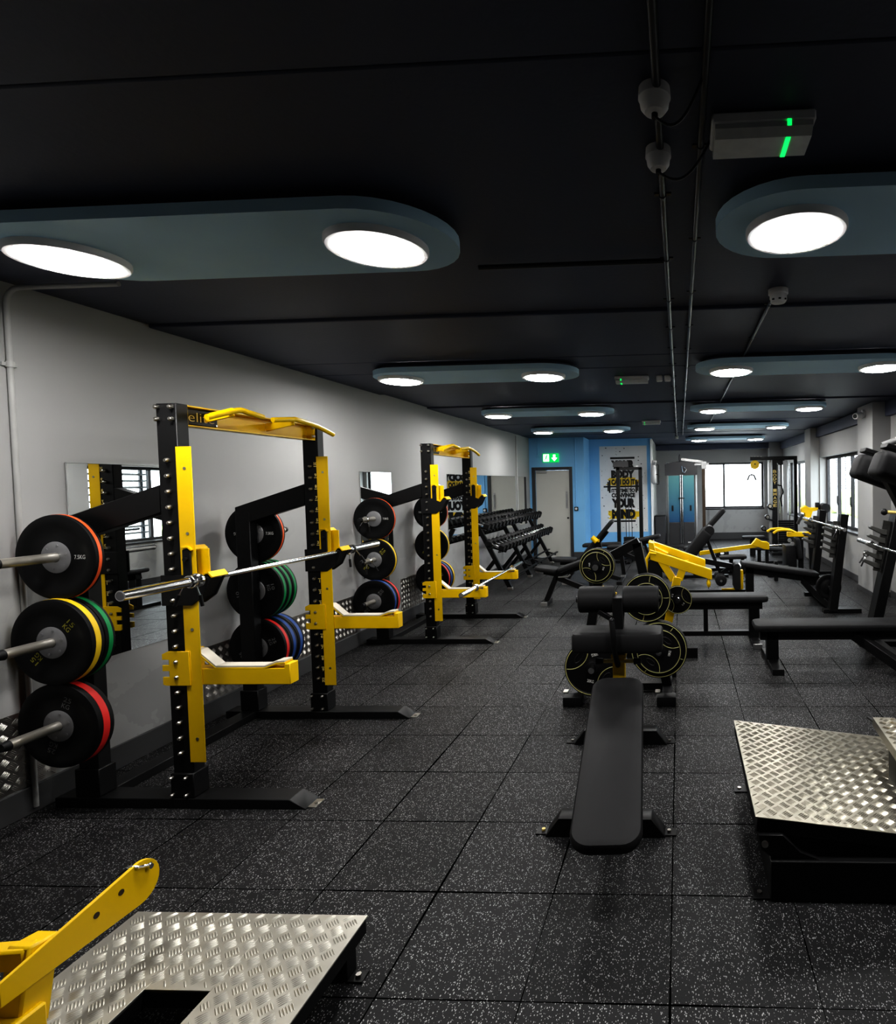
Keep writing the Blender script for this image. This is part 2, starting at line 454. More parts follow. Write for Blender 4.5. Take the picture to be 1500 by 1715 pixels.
# blue end walls
mb = MB(); mb.bb(LX-.2, -3.40, DY, DY+.2, 0, 2.96, 0); mb.bb(-2.59, -2.24, DY, DY+.2, 0, 2.96, 0); mb.bb(-3.40, -2.59, DY, DY+.2, 2.065, 2.96, 0)
mb.bb(-2.44, -2.24, DY+.2, PY+.2, 0, 2.96, 0)
struct('wall_door', mb, 'bluewall')
struct('wall_end', MB().bb(-2.24, -.68, PY, PY+.2, 0, 2.96, 0), 'bluewall')
struct('wall_alcove', MB().bb(-.88, -.68, PY+.2, FY, 0, 2.96, 0), 'wall')
struct('baseboard_end', MB().bb(-2.52, -2.24, DY-.014, DY, 0, .12, .003).bb(-2.24, -.68, PY-.014, PY, 0, .12, .003), 'skirt')
# far wall with its window
FW = (.72, 2.50); fz = (.92, 2.28)
mb = MB(); mb.bb(-.9, FW[0], FY, FY+.25, 0, 2.96, 0); mb.bb(FW[1], 3.35, FY, FY+.25, 0, 2.96, 0)
mb.bb(FW[0], FW[1], FY, FY+.25, 0, fz[0], 0); mb.bb(FW[0], FW[1], FY, FY+.25, fz[1], 2.96, 0)
struct('wall_far', mb, 'wall')
struct('baseboard_far', MB().bb(-.68, 2.6, FY-.014, FY, 0, .20, .003), 'skirt')
struct('trim_2', MB().bb(-.68, 2.6, FY-.35, FY, 2.67, 2.82, .004), 'ceiling')
struct('wall_near', MB().bb(LX-.2, 3.35, NY-.2, NY, 0, 2.96, 0), 'wall')
struct('trim_3', MB().bb(-.70, -.66, PY-.02, PY+.03, 0, 2.81, .004), 'white')

def window(n, axis, a0, a1, z0, z1, d, mull, sill_d, handles=()):
    """frame, panes, sill; axis 'x' = window in a wall facing -y, 'y' = in a wall facing -x"""
    def B(mb, p0, p1, q0, q1, c0, c1, bv=.003):
        return mb.bb(p0, p1, q0, q1, c0, c1, bv) if axis == 'x' else mb.bb(q0, q1, p0, p1, c0, c1, bv)
    t = .055; mb = MB()
    B(mb, a0, a0+t, d, d+.06, z0, z1); B(mb, a1-t, a1, d, d+.06, z0, z1)
    B(mb, a0+t, a1-t, d, d+.06, z0, z0+t); B(mb, a0+t, a1-t, d, d+.06, z1-t, z1)
    for m_ in mull: B(mb, m_-t*.5, m_+t*.5, d, d+.06, z0+t, z1-t)
    f = struct('window_%d' % n, mb, 'frame')
    ed = [a0+t] + [v for m_ in mull for v in (m_-t*.5, m_+t*.5)] + [a1-t]
    for i in range(0, len(ed), 2):
        g = MB(); B(g, ed[i], ed[i+1], d+.025, d+.031, z0+t, z1-t, 0); g.build('pane', 'glass', f)
    s_ = MB(); B(s_, a0-.0, a1+.0, sill_d, d, z0-.03, z0+.004, .004); s_.build('sill', 'frame', f)
    for h in handles:
        q = MB(); B(q, h-.012, h+.012, d-.035, d, z0+.42, z0+.47); B(q, h-.010, h+.010, d-.045, d-.03, z0+.45, z0+.60); q.build('handle', 'softblack', f)
    return f
window(1, 'y', W1[0], W1[1], z0, z1, 3.12, [9.75, 10.5, 11.35], RX-.02, (10.42, 11.27))
window(2, 'y', W2[0], W2[1], z0, z1, 3.12, [14.2, 15.1], RX-.02, (14.12,))
window(3, 'x', FW[0], FW[1], fz[0], fz[1], FY+.1, [1.33], FY-.03)
o = MB()
for k in range(11):
    z = .82 + k * .125
    o.box((3.40, 9.2, z), (.06, 3.0, .022), .002, Matrix.Rotation(.35, 3, 'Y'))
for y in (7.75, 9.2, 10.65): o.bb(3.44, 3.48, y-.03, y+.03, -.2, 2.3, .002)
tag(o.build('louvre_screen', 'frame'), 'dark slatted louvre screen outside the right-hand window', 'louvre')
o = MB()
for k in range(16): o.bb(3.7, 3.715, 12.0, 16.6, 1.52 + k*.05, 1.528 + k*.05, 0)
for y in (12.0, 12.9, 13.6, 14.6, 15.6, 16.6): o.bb(3.7, 3.73, y-.02, y+.02, -.2, 2.3, .002)
tag(o.build('outside_screen', 'conduitgrey'), 'fine slatted screen outside across the upper half of the right-hand window', 'screen')
o = MB().bb(3.4, 90, -30, 140, -.35, -.3, 0).bb(-60, 3.4, 17.4, 140, -.35, -.3, 0).build('ground', 'pale_ground'); o['kind'] = 'structure'
mb = MB()
for k in range(70):
    mb.ball((9.5 + random.uniform(-.3, .3), 18 + k*.42, .35 + random.uniform(-.1, .1)), .62, None, 1, 1, 1.1, 8)
tag(mb.build('hedge', 'hedge'), 'bright green hedge outside the right-hand window', 'hedge')
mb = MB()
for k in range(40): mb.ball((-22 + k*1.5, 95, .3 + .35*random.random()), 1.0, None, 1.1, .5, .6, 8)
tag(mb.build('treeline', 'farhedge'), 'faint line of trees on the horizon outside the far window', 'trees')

# door
dr = MB(); dr.bb(-3.48, -3.40, DY-.03, DY+.12, 0, 2.137, .004); dr.bb(-2.59, -2.52, DY-.03, DY+.12, 0, 2.137, .004); dr.bb(-3.40, -2.59, DY-.03, DY+.12, 2.065, 2.137, .004)
door = struct('door_1', dr, 'frame', 'grey flush door in the blue wall under the green exit sign')
MB().bb(-3.395, -2.595, DY+.015, DY+.06, .006, 2.06, .003).build('leaf', 'leaf', door)
cl = MB().bb(-3.36, -3.12, DY-.035, DY+.014, 2.0, 2.055, .005); cl.beam((-3.14, DY-.045, 2.06), (-3.36, DY-.10, 2.062), .02, .008); cl.build('closer', 'silver', door)
MB().tube([(-2.665, DY+.014, 1.22), (-2.665, DY-.035, 1.23), (-2.665, DY-.035, 1.50), (-2.665, DY+.014, 1.51)], .010).bb(-2.69, -2.64, DY+.005, DY+.0149, 1.16, 1.56, .002).build('handle', 'silver', door)
MB().cyl((-2.645, DY+.0149, .93), (-2.645, DY-.005, .93), .022).build('lock', 'softblack', door)
# exit sign
ex = thing('exit_sign', 'green lit exit sign with running figure and down arrow above the grey door', 'exit sign', (-3.016, DY-.05, 2.25))
MB().bb(-3.205, -2.827, DY-.06, DY-.002, 2.25, 2.456, .006).build('housing', 'exitgreen', ex)
px, pz = -3.015, 2.353
mb = MB(); y0, y1 = DY-.0625, DY-.0605
mb.prism([(px+.062, pz+.075), (px+.118, pz+.075), (px+.118, pz), (px+.16, pz), (px+.09, pz-.08), (px+.02, pz), (px+.062, pz)], y0, y1)
mb.build('arrow', 'exitwhite', ex)
mb = MB(); mb.bb(px-.17, px-.035, y0, y1, pz-.085, pz+.085, 0); mb.build('doorway_symbol', 'exitwhite', ex)
mb = MB(); q = px-.105
mb.cyl((q+.02, y0-.002, pz+.058), (q+.02, y0+.001, pz+.058), .016, None, 12)
for a, b, ww in (((q+.012, pz+.04), (q-.005, pz-.01), .026), ((q-.005, pz-.01), (q+.03, pz-.035), .016), ((q+.03, pz-.035), (q+.02, pz-.075), .014), ((q-.008, pz-.01), (q-.028, pz-.045), .016), ((q-.028, pz-.045), (q-.055, pz-.05), .013), ((q+.012, pz+.035), (q+.04, pz+.01), .011), ((q+.006, pz+.035), (q-.03, pz+.028), .011)):
    mb.beam((a[0], y0-.001, a[1]), (b[0], y0-.001, b[1]), .002, ww, 0, (0, 0, 1), None, .004)
mb.build('running_figure', 'exitgreen', ex)
o = MB().bb(-3.36, -3.29, DY-.03, DY-.001, 2.36, 2.43, .006).tube([(-3.325, DY-.012, 2.43), (-3.325, DY-.012, 2.81)], .008).build('cable_box', 'bluewall')  # small cable box with its conduit
tag(o, 'small blue painted box and conduit left of the exit sign', 'cable box')
dbn = thing('door_switch', 'small dark door release button on the blue wall right of the door', 'button', (-2.44, DY-.02, 1.10))
MB().bb(-2.485, -2.395, DY-.035, DY-.001, 1.10, 1.19, .006).build('backplate', 'softblack', dbn)
MB().cyl((-2.44, DY-.034, 1.145), (-2.44, DY-.05, 1.145), .028).build('push_button', 'white', dbn)
tag(MB().tube([(-2.44, DY-.012, 1.20), (-2.44, DY-.012, 2.80)], .012).build('conduit', 'bluewall'), 'blue painted conduit rising from the door release button', 'conduit')
o = MB().bb(-3.525, -3.505, 12.70, 12.80, 1.05, 1.17, .006).build('fire_alarm_switch', 'redplastic'); tag(o, 'small red fire alarm call point above the dumbbells', 'alarm box')

# poster on the blue wall
po = thing('wall_poster', 'tall grey slogan poster with black lettering and yellow splashes on the blue wall', 'poster', (-1.39, PY, .51))
MB().bb(-1.98, -.80, PY-.006, PY-.0005, .51, 2.65, 0).build('sheet', 'poster', po)
X_ = lambda x: -1.98 + (x-245)*.001372
Z_ = lambda y: 2.65 - (y+129)*.001406
mb = MB()
def blob(mb, x0, x1, y0, y1, a):
    P = []
    cx, cy, rx, ry = (x0+x1)/2, (y0+y1)/2, (x1-x0)/2, (y1-y0)/2
    for k in range(36):
        t = 2*PI*k/36; r = 1 + .10*math.sin(5*t+a) + .07*math.sin(9*t+2*a)
        c, s_ = math.cos(t), math.sin(t)
        P.append((X_(cx + rx*r*math.copysign(abs(c)**.6, c)), Z_(cy + ry*r*math.copysign(abs(s_)**.6, s_))))
    mb.prism(P, PY-.0075, PY-.0065)
blob(mb, 380, 940, 425, 575, 1); blob(mb, 385, 960, 1000, 1165, 2.4)
mb.build('yellow_splash', 'ystripe', po)
mb = MB()
for t, a, b, bo in (('YOUR', 120, 275, .085), ('BODY', 295, 440, .085), ('CAN DO IT', 455, 555, .07), ("IT'S TIME TO", 620, 690, .055), ('CONVINCE', 700, 780, .06), ('YOUR', 795, 965, .085), ('MIND', 990, 1160, .085)):
    me = fit_text(t, (880-452)*.001372, (b-a)*.001406, bo)
    mb.add_mesh(me, face_mtx(((X_(452)+X_(880))/2, PY-.0085, Z_((a+b)/2)), '-y'))
for a, b in ((65, 100), (1185, 1215)): mb.bb(X_(440), X_(882), PY-.009, PY-.008, Z_(b), Z_(a), 0)
mb.build('lettering', 'softblack', po)
mb = MB(); mb.bb(X_(310), X_(1010), PY-.0095, PY-.0085, Z_(600), Z_(572), 0)
for a, b, c, d in ((405, 436, 470, 695), (380, 403, 500, 665), (888, 918, 470, 695), (920, 942, 500, 665)): mb.bb(X_(a), X_(b), PY-.0096, PY-.0086, Z_(d), Z_(c), 0)
mb.build('barbell_print', 'softblack', po)
mb = MB()
for k in range(80):
    x, y = random.uniform(262, 1090), random.uniform(-115, 1400)
    if 420 < x < 900 and 40 < y < 1230: continue
    r = random.choice((2.5, 4, 5, 9)) * .0014; a = random.uniform(0, PI)
    mb.prism([(X_(x) + r*math.cos(a+j*PI/3)*(1.8 if j % 3 == 0 else 1), Z_(y) + r*math.sin(a+j*PI/3)) for j in range(6)], PY-.0078, PY-.007)
mb.build('ink_flecks', 'softblack', po)

# ceiling panels and lights
ROW = [2.37, 5.29, 8.17, 10.9, 13.9]; RN = ['nearest', 'second', 'third', 'fourth', 'farthest']
def stadium(x0, x1, y, r, n=16):
    P = [(x1-r + r*math.cos(-PI/2 + PI*k/n), y + r*math.sin(-PI/2 + PI*k/n)) for k in range(n+1)]
    return P + [(x0+r + r*math.cos(PI/2 + PI*k/n), y + r*math.sin(PI/2 + PI*k/n)) for k in range(n+1)]
lamp0 = None
for side, (xa, xb, lights) in {'left': (-2.84, -.92, (-2.61, -1.25)), 'right': (.165, 2.08, (.49, 1.85))}.items():
    for k, y in enumerate(ROW):
        if side == 'left' and k == 4: continue
        rk = RN[k] if not (side == 'left' and k == 3) else 'farthest'
        rf = thing('ceiling_panel', 'pale blue rounded ceiling panel, %s of the %s-hand row' % (rk, side), 'ceiling panel', ((xa+xb)/2, y, 2.75), 'blue ceiling panels')
        mb = MB().prism(stadium(xa, xb, y, .31), 2.75, 2.797, 'xy'); mb.build('board', 'raft', rf)
        MB().prism(stadium(xa+.07, xb-.07, y, .24), 2.797, CZ(y)-.0005, 'xy').build('spacer', 'ceiling', rf)
        for j, lx in enumerate(lights):
            lab = 'round white ceiling light at the %s end of the %s %s-hand blue panel' % (('left', 'right')[j], rk, side)
            if lamp0 is None:
                lamp0 = thing('ceiling_light', lab, 'ceiling light', (lx, y, 2.722), 'round ceiling lights')
                MB().lathe([(.1705, 2.7495), (.202, 2.7495), (.202, 2.732), (.195, 2.721), (.1705, 2.721)], (lx, y, 0), 'z', 48).build('ring', 'white', lamp0)
                MB().lathe([(.001, 2.7145), (.155, 2.7148), (.165, 2.717), (.169, 2.722), (.170, 2.726), (.170, 2.745), (.001, 2.745)], (lx, y, 0), 'z', 48).build('diffuser', 'lamp', lamp0)
            else: dup(lamp0, (lx, y, 2.722), lab)

# emergency lights on the ceiling
def em_light(x0, x1, y0, y1, ledx, lab):
    z = CZ(y0); t = thing('emergency_ceiling_light', lab, 'emergency light', ((x0+x1)/2, (y0+y1)/2, z-.07), 'emergency lights')
    MB().bb(x0, x1, y0, y1, z-.035, z, .006).build('base', 'white', t)
    yc = (y0+y1)/2; hw = (y1-y0)/2
    P = [(yc-hw, z-.036), (yc-hw, z-.05), (yc-hw*.72, z-.07), (yc+hw*.72, z-.07), (yc+hw, z-.05), (yc+hw, z-.036)]
    MB().prism(P, x0+.01, x1-.01, 'yz').build('diffuser', 'dim', t)
    MB().bb(ledx-.007, ledx+.007, yc-hw*.70, yc+hw*.70, z-.073, z-.0705, 0).bb(ledx-.006, ledx+.006, yc-hw*1.02, yc-hw*.99, z-.05, z-.03, 0).build('indicator', 'greenlit', t)
    return t
em_light(.115, .425, 1.745, 1.89, .345, 'grey emergency light with a bright green strip above the nearest right panel')
em_light(-.65, -.30, 5.86, 5.98, -.585, 'grey emergency light with green dot beside the second left panel')
em_light(-.65, -.315, 10.08, 10.2, -.60, 'small far emergency light beside the third left panel')

def pipe(name, pts, r, m, lab, cat='conduit', saddles=()):
    t = thing(name, lab, cat, pts[0])
    MB().tube(pts, r, 10).build('tube', m, t)
    for s_ in saddles:
        MB().cyl((s_[0], s_[1]-.012, s_[2]), (s_[0], s_[1]+.012, s_[2]), r*1.15, None, 10).bb(s_[0]-r*2.6, s_[0]+r*2.6, s_[1]-.009, s_[1]+.009, s_[2]+r*.4, s_[2]+r*.99, .001).build('saddle', m, t)
    return t
def run(x, ya, yb, r): return [(x, ya, 2.83-r-.003), (x, yb, 2.83-r-.003)]
def sad(x, ya, yb, r, st=.62):
    out = []; y = ya
    while y < yb: out.append((x, y, CZ(y)-r-.004)); y += st
    return out
pipe('conduit', run(-.045, NY+.02, 13.5, .0125), .0125, 'conduit', 'black ceiling conduit carrying the two white ceiling roses', 'conduit', sad(-.045, 2.2, 13.4, .0125))
pipe('conduit', run(.087, NY+.02, 13.2, .0105), .0105, 'conduit', 'black ceiling conduit just right of the white ceiling roses', 'conduit', sad(.087, 1.9, 13.1, .0105, .71))
pipe('conduit', run(.575, 3.49, 10.7, .0105), .0105, 'conduit', 'black ceiling conduit leading to the white smoke detector', 'conduit', sad(.575, 3.6, 10.6, .0105, .83))
pipe('conduit', [(-.98, 2.83, 2.814), (-.06, 2.83, 2.814)], .0125, 'conduit', 'short black conduit branching left behind the nearest left panel')
for y, r, lab in ((1.632, .046, 'larger nearer white ceiling rose on the conduit'), (1.92, .043, 'smaller second white ceiling rose on the conduit')):
    t = thing('ceiling_rose', lab, 'ceiling rose', (-.052, y, CZ(y)-.09), 'white ceiling roses')
    z = CZ(y)
    MB().lathe([(.001, z), (r*.96, z), (r, z-.028), (r*.93, z-.032), (r*.86, z-.052), (r*.62, z-.066), (r*.18, z-.068), (.001, z-.068)], (-.052, y, 0), 'z', 32).build('cap', 'white', t)
    MB().cyl((-.052, y, z-.080), (-.052, y, z-.064), .009, None, 12).build('cable_grip', 'softblack', t)
    x1, y1 = (.08, y-.05) if y < 1.8 else (.118, 1.86)
    MB().tube([(-.052 + (x1+.052)*k/14, y + (y1-y)*k/14, z-.075 + .062*(k/14)**2 - .05*math.sin(PI*k/14)) for k in range(15)], .004, 8).build('cable', 'softblack', t)
sm = thing('smoke_detector', 'white smoke detector beyond the nearest right panel', 'smoke detector', (.60, 3.42, 2.77))
MB().lathe([(.001, 2.849), (.058, 2.849), (.058, 2.822), (.05, 2.818), (.05, 2.785), (.04, 2.772), (.001, 2.770)], (.60, 3.42, 0), 'z', 28).build('body', 'white', sm)
mb = MB()
for k in range(8): a = 2*PI*k/8; mb.box((.60+.0475*math.cos(a), 3.42+.0475*math.sin(a), 2.785), (.008, .014, .008), 0, Matrix.Rotation(a, 3, 'Z'))
mb.build('vents', 'softblack', sm)
for n, x in enumerate((-.19, -.105)):
    tag(origin_base(MB().bb(x-.032, x+.032, 5.87, 5.94, 2.77, 2.83, .008).build('ceiling_junction_box', 'white')), 'small white junction box on the ceiling, %s of a pair' % ('left', 'right')[n], 'junction box')
tag(origin_base(MB().bb(-.085, -.005, 13.51, 13.58, 2.75, 2.829, .01).build('ceiling_junction_box', 'white')), 'small white box ending the ceiling conduit near the alcove', 'junction box')
# pipes on the left wall
P = [(-3.525, 2.87, .03), (-3.525, 2.87, 2.735)] + [(-3.525 + .07*(1-math.cos(a)), 2.87, 2.735 + .079*math.sin(a)) for a in (.4, .8, 1.2, PI/2)] + [(-2.9, 2.87, 2.814)]
t = pipe('wall_pipe', P, .013, 'whitepipe', 'wall coloured pipe rising by the nearest mirror and bending to the ceiling', 'pipe')
MB().cyl((-3.525, 2.87, 2.40), (-3.525, 2.87, 2.43), .019).bb(-3.539, -3.525, 2.835, 2.905, 2.405, 2.425, .002).build('clip', 'whitepipe', t)
t = pipe('wall_pipe', [(-3.525, 12.22, 1.1), (-3.525, 12.22, 2.80)], .013, 'whitepipe', 'wall coloured pipe between the two long mirrors by the dumbbells', 'pipe')
MB().cyl((-3.525, 12.22, 2.1), (-3.525, 12.22, 2.13), .02).build('clip', 'whitepipe', t)
t = pipe('wall_pipe', [(-.70, PY-.045, .05), (-.70, PY-.045, 2.80)], .016, 'white', 'white pipe on the corner at the right of the blue poster wall', 'pipe')

# mirrors, tread plates on the left wall
for a, b, za, zb, lab in ((3.125, 3.81, .715, 1.905, 'nearest wall mirror behind the first rack showing bright louvres'), (6.145, 6.825, .715, 1.91, 'narrow wall mirror behind the second rack showing a bright window'), (8.50, 12.10, .84, 1.915, 'long wall mirror behind the dumbbell racks'), (12.34, 12.97, .84, 1.915, 'short wall mirror beside the far corner')):
    t = thing('wall_mirror', lab, 'mirror', (LX, (a+b)/2, za), 'wall mirrors')
    MB().bb(LX+.0005, LX+.006, a, b, za, zb, .0015).build('glass', 'mirror', t)
    MB().bb(LX+.0005, LX+.0075, a-.004, a-.0002, za, zb, 0).bb(LX+.0005, LX+.0075, b+.0002, b+.004, za, zb, 0).bb(LX+.0005, LX+.0075, a, b, zb+.0002, zb+.004, 0).build('edge_trim', 'silver', t)
for a, b, lab in ((1.3, 2.99, 'tread plate panel on the left wall beside the nearest bumper plates'), (3.99, 6.04, 'tread plate panel on the wall between the two racks'), (6.98, 7.95, 'tread plate panel on the wall behind the second rack')):
    t = thing('tread_plate_panel', lab, 'wall panel', (LX, (a+b)/2, .16), 'wall tread plates')
    mb = MB().bb(LX+.0005, LX+.004, a, b, .155, .565, .001)
    tread_bars(mb, a, b, .155, .565, lambda u, v, h: (LX+.004+h, u, v), .045); mb.build('sheet', 'treadwall', t, False)
    for y in (a+.04, (a+b)/2, b-.04):
        for z in (.19, .53): MB().cyl((LX+.004, y, z), (LX+.007, y, z), .007, None, 10).build('screw', 'zinc', t)
# camera dome on the pier
t = thing('security_camera', 'white security camera high on the pale wall pier', 'security camera', (2.79, 8.72, 2.60))
MB().cyl((2.7899, 8.72, 2.70), (2.755, 8.72, 2.70), .062).build('mount', 'white', t)
MB().ball((2.72, 8.69, 2.675), .055).cyl((2.72, 8.69, 2.675), (2.62, 8.60, 2.655), .052, .045).build('housing', 'white', t)
MB().cyl((2.622, 8.602, 2.655), (2.610, 8.592, 2.653), .030).build('lens', 'softblack', t)
# ------------------------------------------------------------------ bumper plates
def plate_profile(r, t, hole=.026):
    h = t/2; e = .008
    return [(hole, -h+.004), (.085, -h+.004), (.092, -h+.009), (r*.72, -h+.009), (r*.80, -h), (r-e, -h), (r-e*.3, -h+e*.3), (r, -h+e), (r, h-e), (r-e*.3, h-e*.3), (r-e, h), (r*.80, h), (r*.72, h-.009), (.092, h-.009), (.085, h-.004), (hole, h-.004)]
PL = {}
def bumper(key, stripe, t, text, lettermat, r=.225, roll=.35, two=2):
    """prototype at the origin, axis along y; front faces -y"""
    p = thing('bumper_plate', key, 'weight plate')
    MB().lathe(plate_profile(r, t), (0, 0, 0), 'y', 56).build('tyre', 'rubber', p)
    w_ = t * (.38 if t > .055 else .30)
    MB().lathe([(r-.002, -w_*.55), (r+.0012, -w_*.5), (r+.0012, w_*.5), (r-.002, w_*.55)], (0, 0, 0), 'y', 56).build('colour_stripe', stripe, p)
    mb = MB()
    mb.lathe([(.0255, -t/2+.001), (.080, -t/2+.001), (.0845, -t/2+.0045), (.0845, t/2-.0045), (.080, t/2-.001), (.0255, t/2-.001)], (0, 0, 0), 'y', 36)
    for k in range(6):
        a = 2*PI*k/6 + .3
        for s_ in (-1, 1): mb.cyl((.063*math.cos(a), s_*(t/2-.002), .063*math.sin(a)), (.063*math.cos(a), s_*(t/2+.001), .063*math.sin(a)), .0065, None, 8)
    mb.build('steel_hub', 'hub', p)
    for s_, f in ((-1, '-y'), (1, '+y')):
        mb = MB()
        for k in range(two):
            a = roll + 2*PI*k/two
            q_ = .1275; x, z = q_*math.cos(a), q_*math.sin(a)
            if len(text) == 1: me = fit_text(text[0], .060, .022, .01); mb.add_mesh(me, face_mtx((x*(1 if s_ < 0 else -1), s_*(t/2-.0085), z), f, 0 if math.cos(a) > 0 else PI))
            else:
                for tx, dy in zip(text, (.017, -.017)):
                    me = fit_text(tx, .044, .026, .008); mb.add_mesh(me, face_mtx((x*(1 if s_ < 0 else -1), s_*(t/2-.0085), z), f, a - PI/2) @ Matrix.Translation((0, dy, 0)))
        mb.build('lettering', lettermat, p)
    return p
SPEC = {'7.5': ('orange', .050, ['7.5KG'], 'letter', 0.0), '15': ('ystripe', .070, ['15', 'KG'], 'olive', .75), '10': ('green', .056, ['10', 'KG'], 'grey_letter', .2), '25': ('red', .088, ['25', 'KG'], 'grey_letter', 1.2), '20': ('blue', .078, ['20', 'KG'], 'grey_letter', .9), '25b': ('red', .070, ['25', 'KG'], 'grey_letter', .4)}
def plate_at(kind, x, y, z, label, group):
    st, t, tx, lm, ro = SPEC[kind]
    if kind not in PL:
        p = bumper(label, st, t, tx, lm, .225, ro); p.location = (x, y, z); p['label'] = label; p['group'] = group; PL[kind] = p; return p
    return dup(PL[kind], (x, y, z), label, group)

# ------------------------------------------------------------------ half racks with plate storage
def stud_mesh():
    return MB().cyl((0, .0, 0), (0, -.008, 0), .013, None, 6).lathe([(.001, -.026), (.007, -.0245), (.0115, -.018), (.0125, -.008), (.001, -.008)], (0, 0, 0), 'y', 14)
HX, HS, RXP = .0575, .589, -.545        # half post width, half spacing, rear post offset
PEGZ = (1.394, .953, .508)
def rack(loc, label, first=None):
    if first: return dup(first, loc, label)
    R = thing('half_rack', label, 'weight rack', (0, 0, 0), 'half racks with plate storage')
    for s_ in (-1, 1):
        y = s_*HS
        # foot with a sloping toe
        MB().prism([(-.725, 0), (.695, 0), (.695, .006), (.605, .055), (-.725, .055)], y-.06, y+.06, 'xz', .003).build('foot', 'steel', R)
        tb = MB().bb(.690, .735, y-.04, y+.04, 0, .006, .001); tb.cyl((.717, y, .006), (.717, y, .012), .012, None, 6); tb.build('floor_fixing', 'zinc', R)
        # front upright
        up = MB().bb(-HX, HX, y-.0375, y+.0375, .055, 2.20, .004).build('upright', 'steel', R)
        MB().bb(-.066, .066, y-.052, y+.052, .056, .19, .004).build('socket', 'steel', R)
        mb = stud_mesh(); st = mb.build('stud', 'zinc', R); n = 0
        for k in range(20):
            z = 1.895 - k*.0838
            for f in (-1, 1):
                if f*s_ > 0 and k in (): continue
                q = st if n == 0 else st.copy()
                if n: COL.objects.link(q); q.parent = R
                q.location = (0, y + f*.0375, z); q.rotation_euler = (0, 0, 0 if f < 0 else PI); n += 1
        for z in (2.18, 2.115):
            for x in (-.045, .035):
                q = st.copy(); COL.objects.link(q); q.parent = R; q.location = (x, y - .0375, z)
        for z, x in ((.17, -.05), (.17, .03), (.075, -.05), (.075, .03)):
            q = st.copy(); COL.objects.link(q); q.parent = R; q.location = (x, y - .052, z); q.scale = (.8, .8, .8)
        # printed numbers on the inner face
        mb = MB()
        for k in range(20):
            z = 1.895 - k*.0838; num = str(10-k) if k < 10 else str(k-9)
            f = '+y' if s_ < 0 else '-y'; yy = y - s_*.0385
            me = text_mesh(num, .030, .001); mb.add_mesh(me, face_mtx((.034, yy, z + (.018 if k < 10 else -.020)), f))
            mb.bb(.022, .050, yy-.0004, yy+.0004, z-.0035, z+.0015, 0)
        mb.build('number_marks', 'gold', R)
        # yellow guard strip on the aisle side
        gs = MB().prism([(1.967, 0), (1.967, 0)] and [(y-.036, .245), (y-.036, 1.967), (y+.036, 1.967), (y+.036, .262)], .0575, .0655, 'yz', .0015)
        gs.bb(-.012+HX, HX+.075, y-.042, y-.0378, .25, 1.967, .001)
        g = gs.build('guard_strip', 'yellow', R)
        mb = MB()
        for z in (1.85, 1.50, .98, .38): mb.cyl((HX+.035, y-.0419, z), (HX+.035, y-.0445, z), .0085, None, 10)
        mb.build('bolts', 'zinc', g)
        # rear storage post, sloping brace
        MB().bb(RXP-.056, RXP+.056, y-.0375, y+.0375, .055, 1.56, .004).build('storage_post', 'steel', R)
        MB().bb(RXP-.07, RXP+.07, y-.05, y+.05, .056, .21, .004).build('socket', 'steel', R)
        MB().prism([(-HX, 1.765), (RXP-.056, 1.60), (RXP-.056, 1.455), (RXP+.056, 1.49), (-HX, 1.615)], y-.0365, y+.0365, 'xz', .003).build('brace', 'steel', R)
        for z in PEGZ:
            pg = MB().cyl((RXP, y + s_*.037, z), (RXP, y + s_*.40, z), .0245, None, 20).build('plate_peg', 'peg', R)
            MB().cyl((RXP, y + s_*.0375, z), (RXP, y + s_*.046, z), .05, None, 24).build('flange', 'steel', pg)
            MB().cyl((RXP, y + s_*.398, z), (RXP, y + s_*.43, z), .027, .020, 18).build('end_cap', 'softblack', pg)
    MB().beam((RXP, -HS+.06, .0275), (RXP, HS-.06, .0275), .11, .055).build('floor_beam', 'steel', R)
    # top cross beam (open channel) and name plate
    a, b = -HS+.0375, HS-.0375
    mb = MB().bb(-.02, -.012, a, b, 2.085, 2.20, .001).bb(-.012, .045, a, b, 2.192, 2.20, .001).bb(-.012, .045, a, b, 2.085, 2.093, .001).bb(-.02, .045, a, a+.012, 2.085, 2.2, .001).bb(-.02, .045, b-.012, b, 2.085, 2.2, .001)
    cb = mb.build('cross_beam', 'yellow', R)
    np_ = MB().bb(-.0119, .0165, a+.02, a+.245, 2.099, 2.187, .003).build('name_plate', 'softblack', R)
    MB().add_mesh(fit_text('elite', .175, .052, -.012), face_mtx((.0175, a+.132, 2.143), '+x')).build('lettering', 'gold', np_)
    mb = MB()
    for y, z in ((a+.03, 2.178), (a+.235, 2.108)): mb.cyl((.0165, y, z), (.0195, y, z), .006, None, 10)
    mb.build('rivets', 'zinc', np_)
    for pts in ([(.205, -.19, 2.17), (.207, -.26, 2.178), (.200, -.30, 2.184), (.185, -.36, 2.19), (.155, -.545, 2.13)],
                [(.165, -.05, 2.17), (.18, .03, 2.18), (.188, .10, 2.188), (.19, .15, 2.19), (.165, .40, 2.17), (.155, .59, 2.13)]):
        # smooth the bends
        P = []
        for i in range(len(pts)-1):
            p0 = V(pts[max(i-1, 0)]); p1 = V(pts[i]); p2 = V(pts[i+1]); p3 = V(pts[min(i+2, len(pts)-1)])
            for k in range(5):
                t = k/5; P.append(.5*((2*p1) + (p2-p0)*t + (2*p0-5*p1+4*p2-p3)*t*t + (3*p1-p0-3*p2+p3)*t*t*t))
        P.append(V(pts[-1]))
        MB().tube(P, .0165, 14).beam((-.01, pts[3][1]-.03, 2.14), (.185, pts[3][1]-.03, 2.178), .012, .05).build('pull_up_handle', 'yellow', R)
    R.location = loc
    return R
rack1 = rack((-2.735, 3.556, 0), 'nearest tall black and yellow half rack along the left wall')
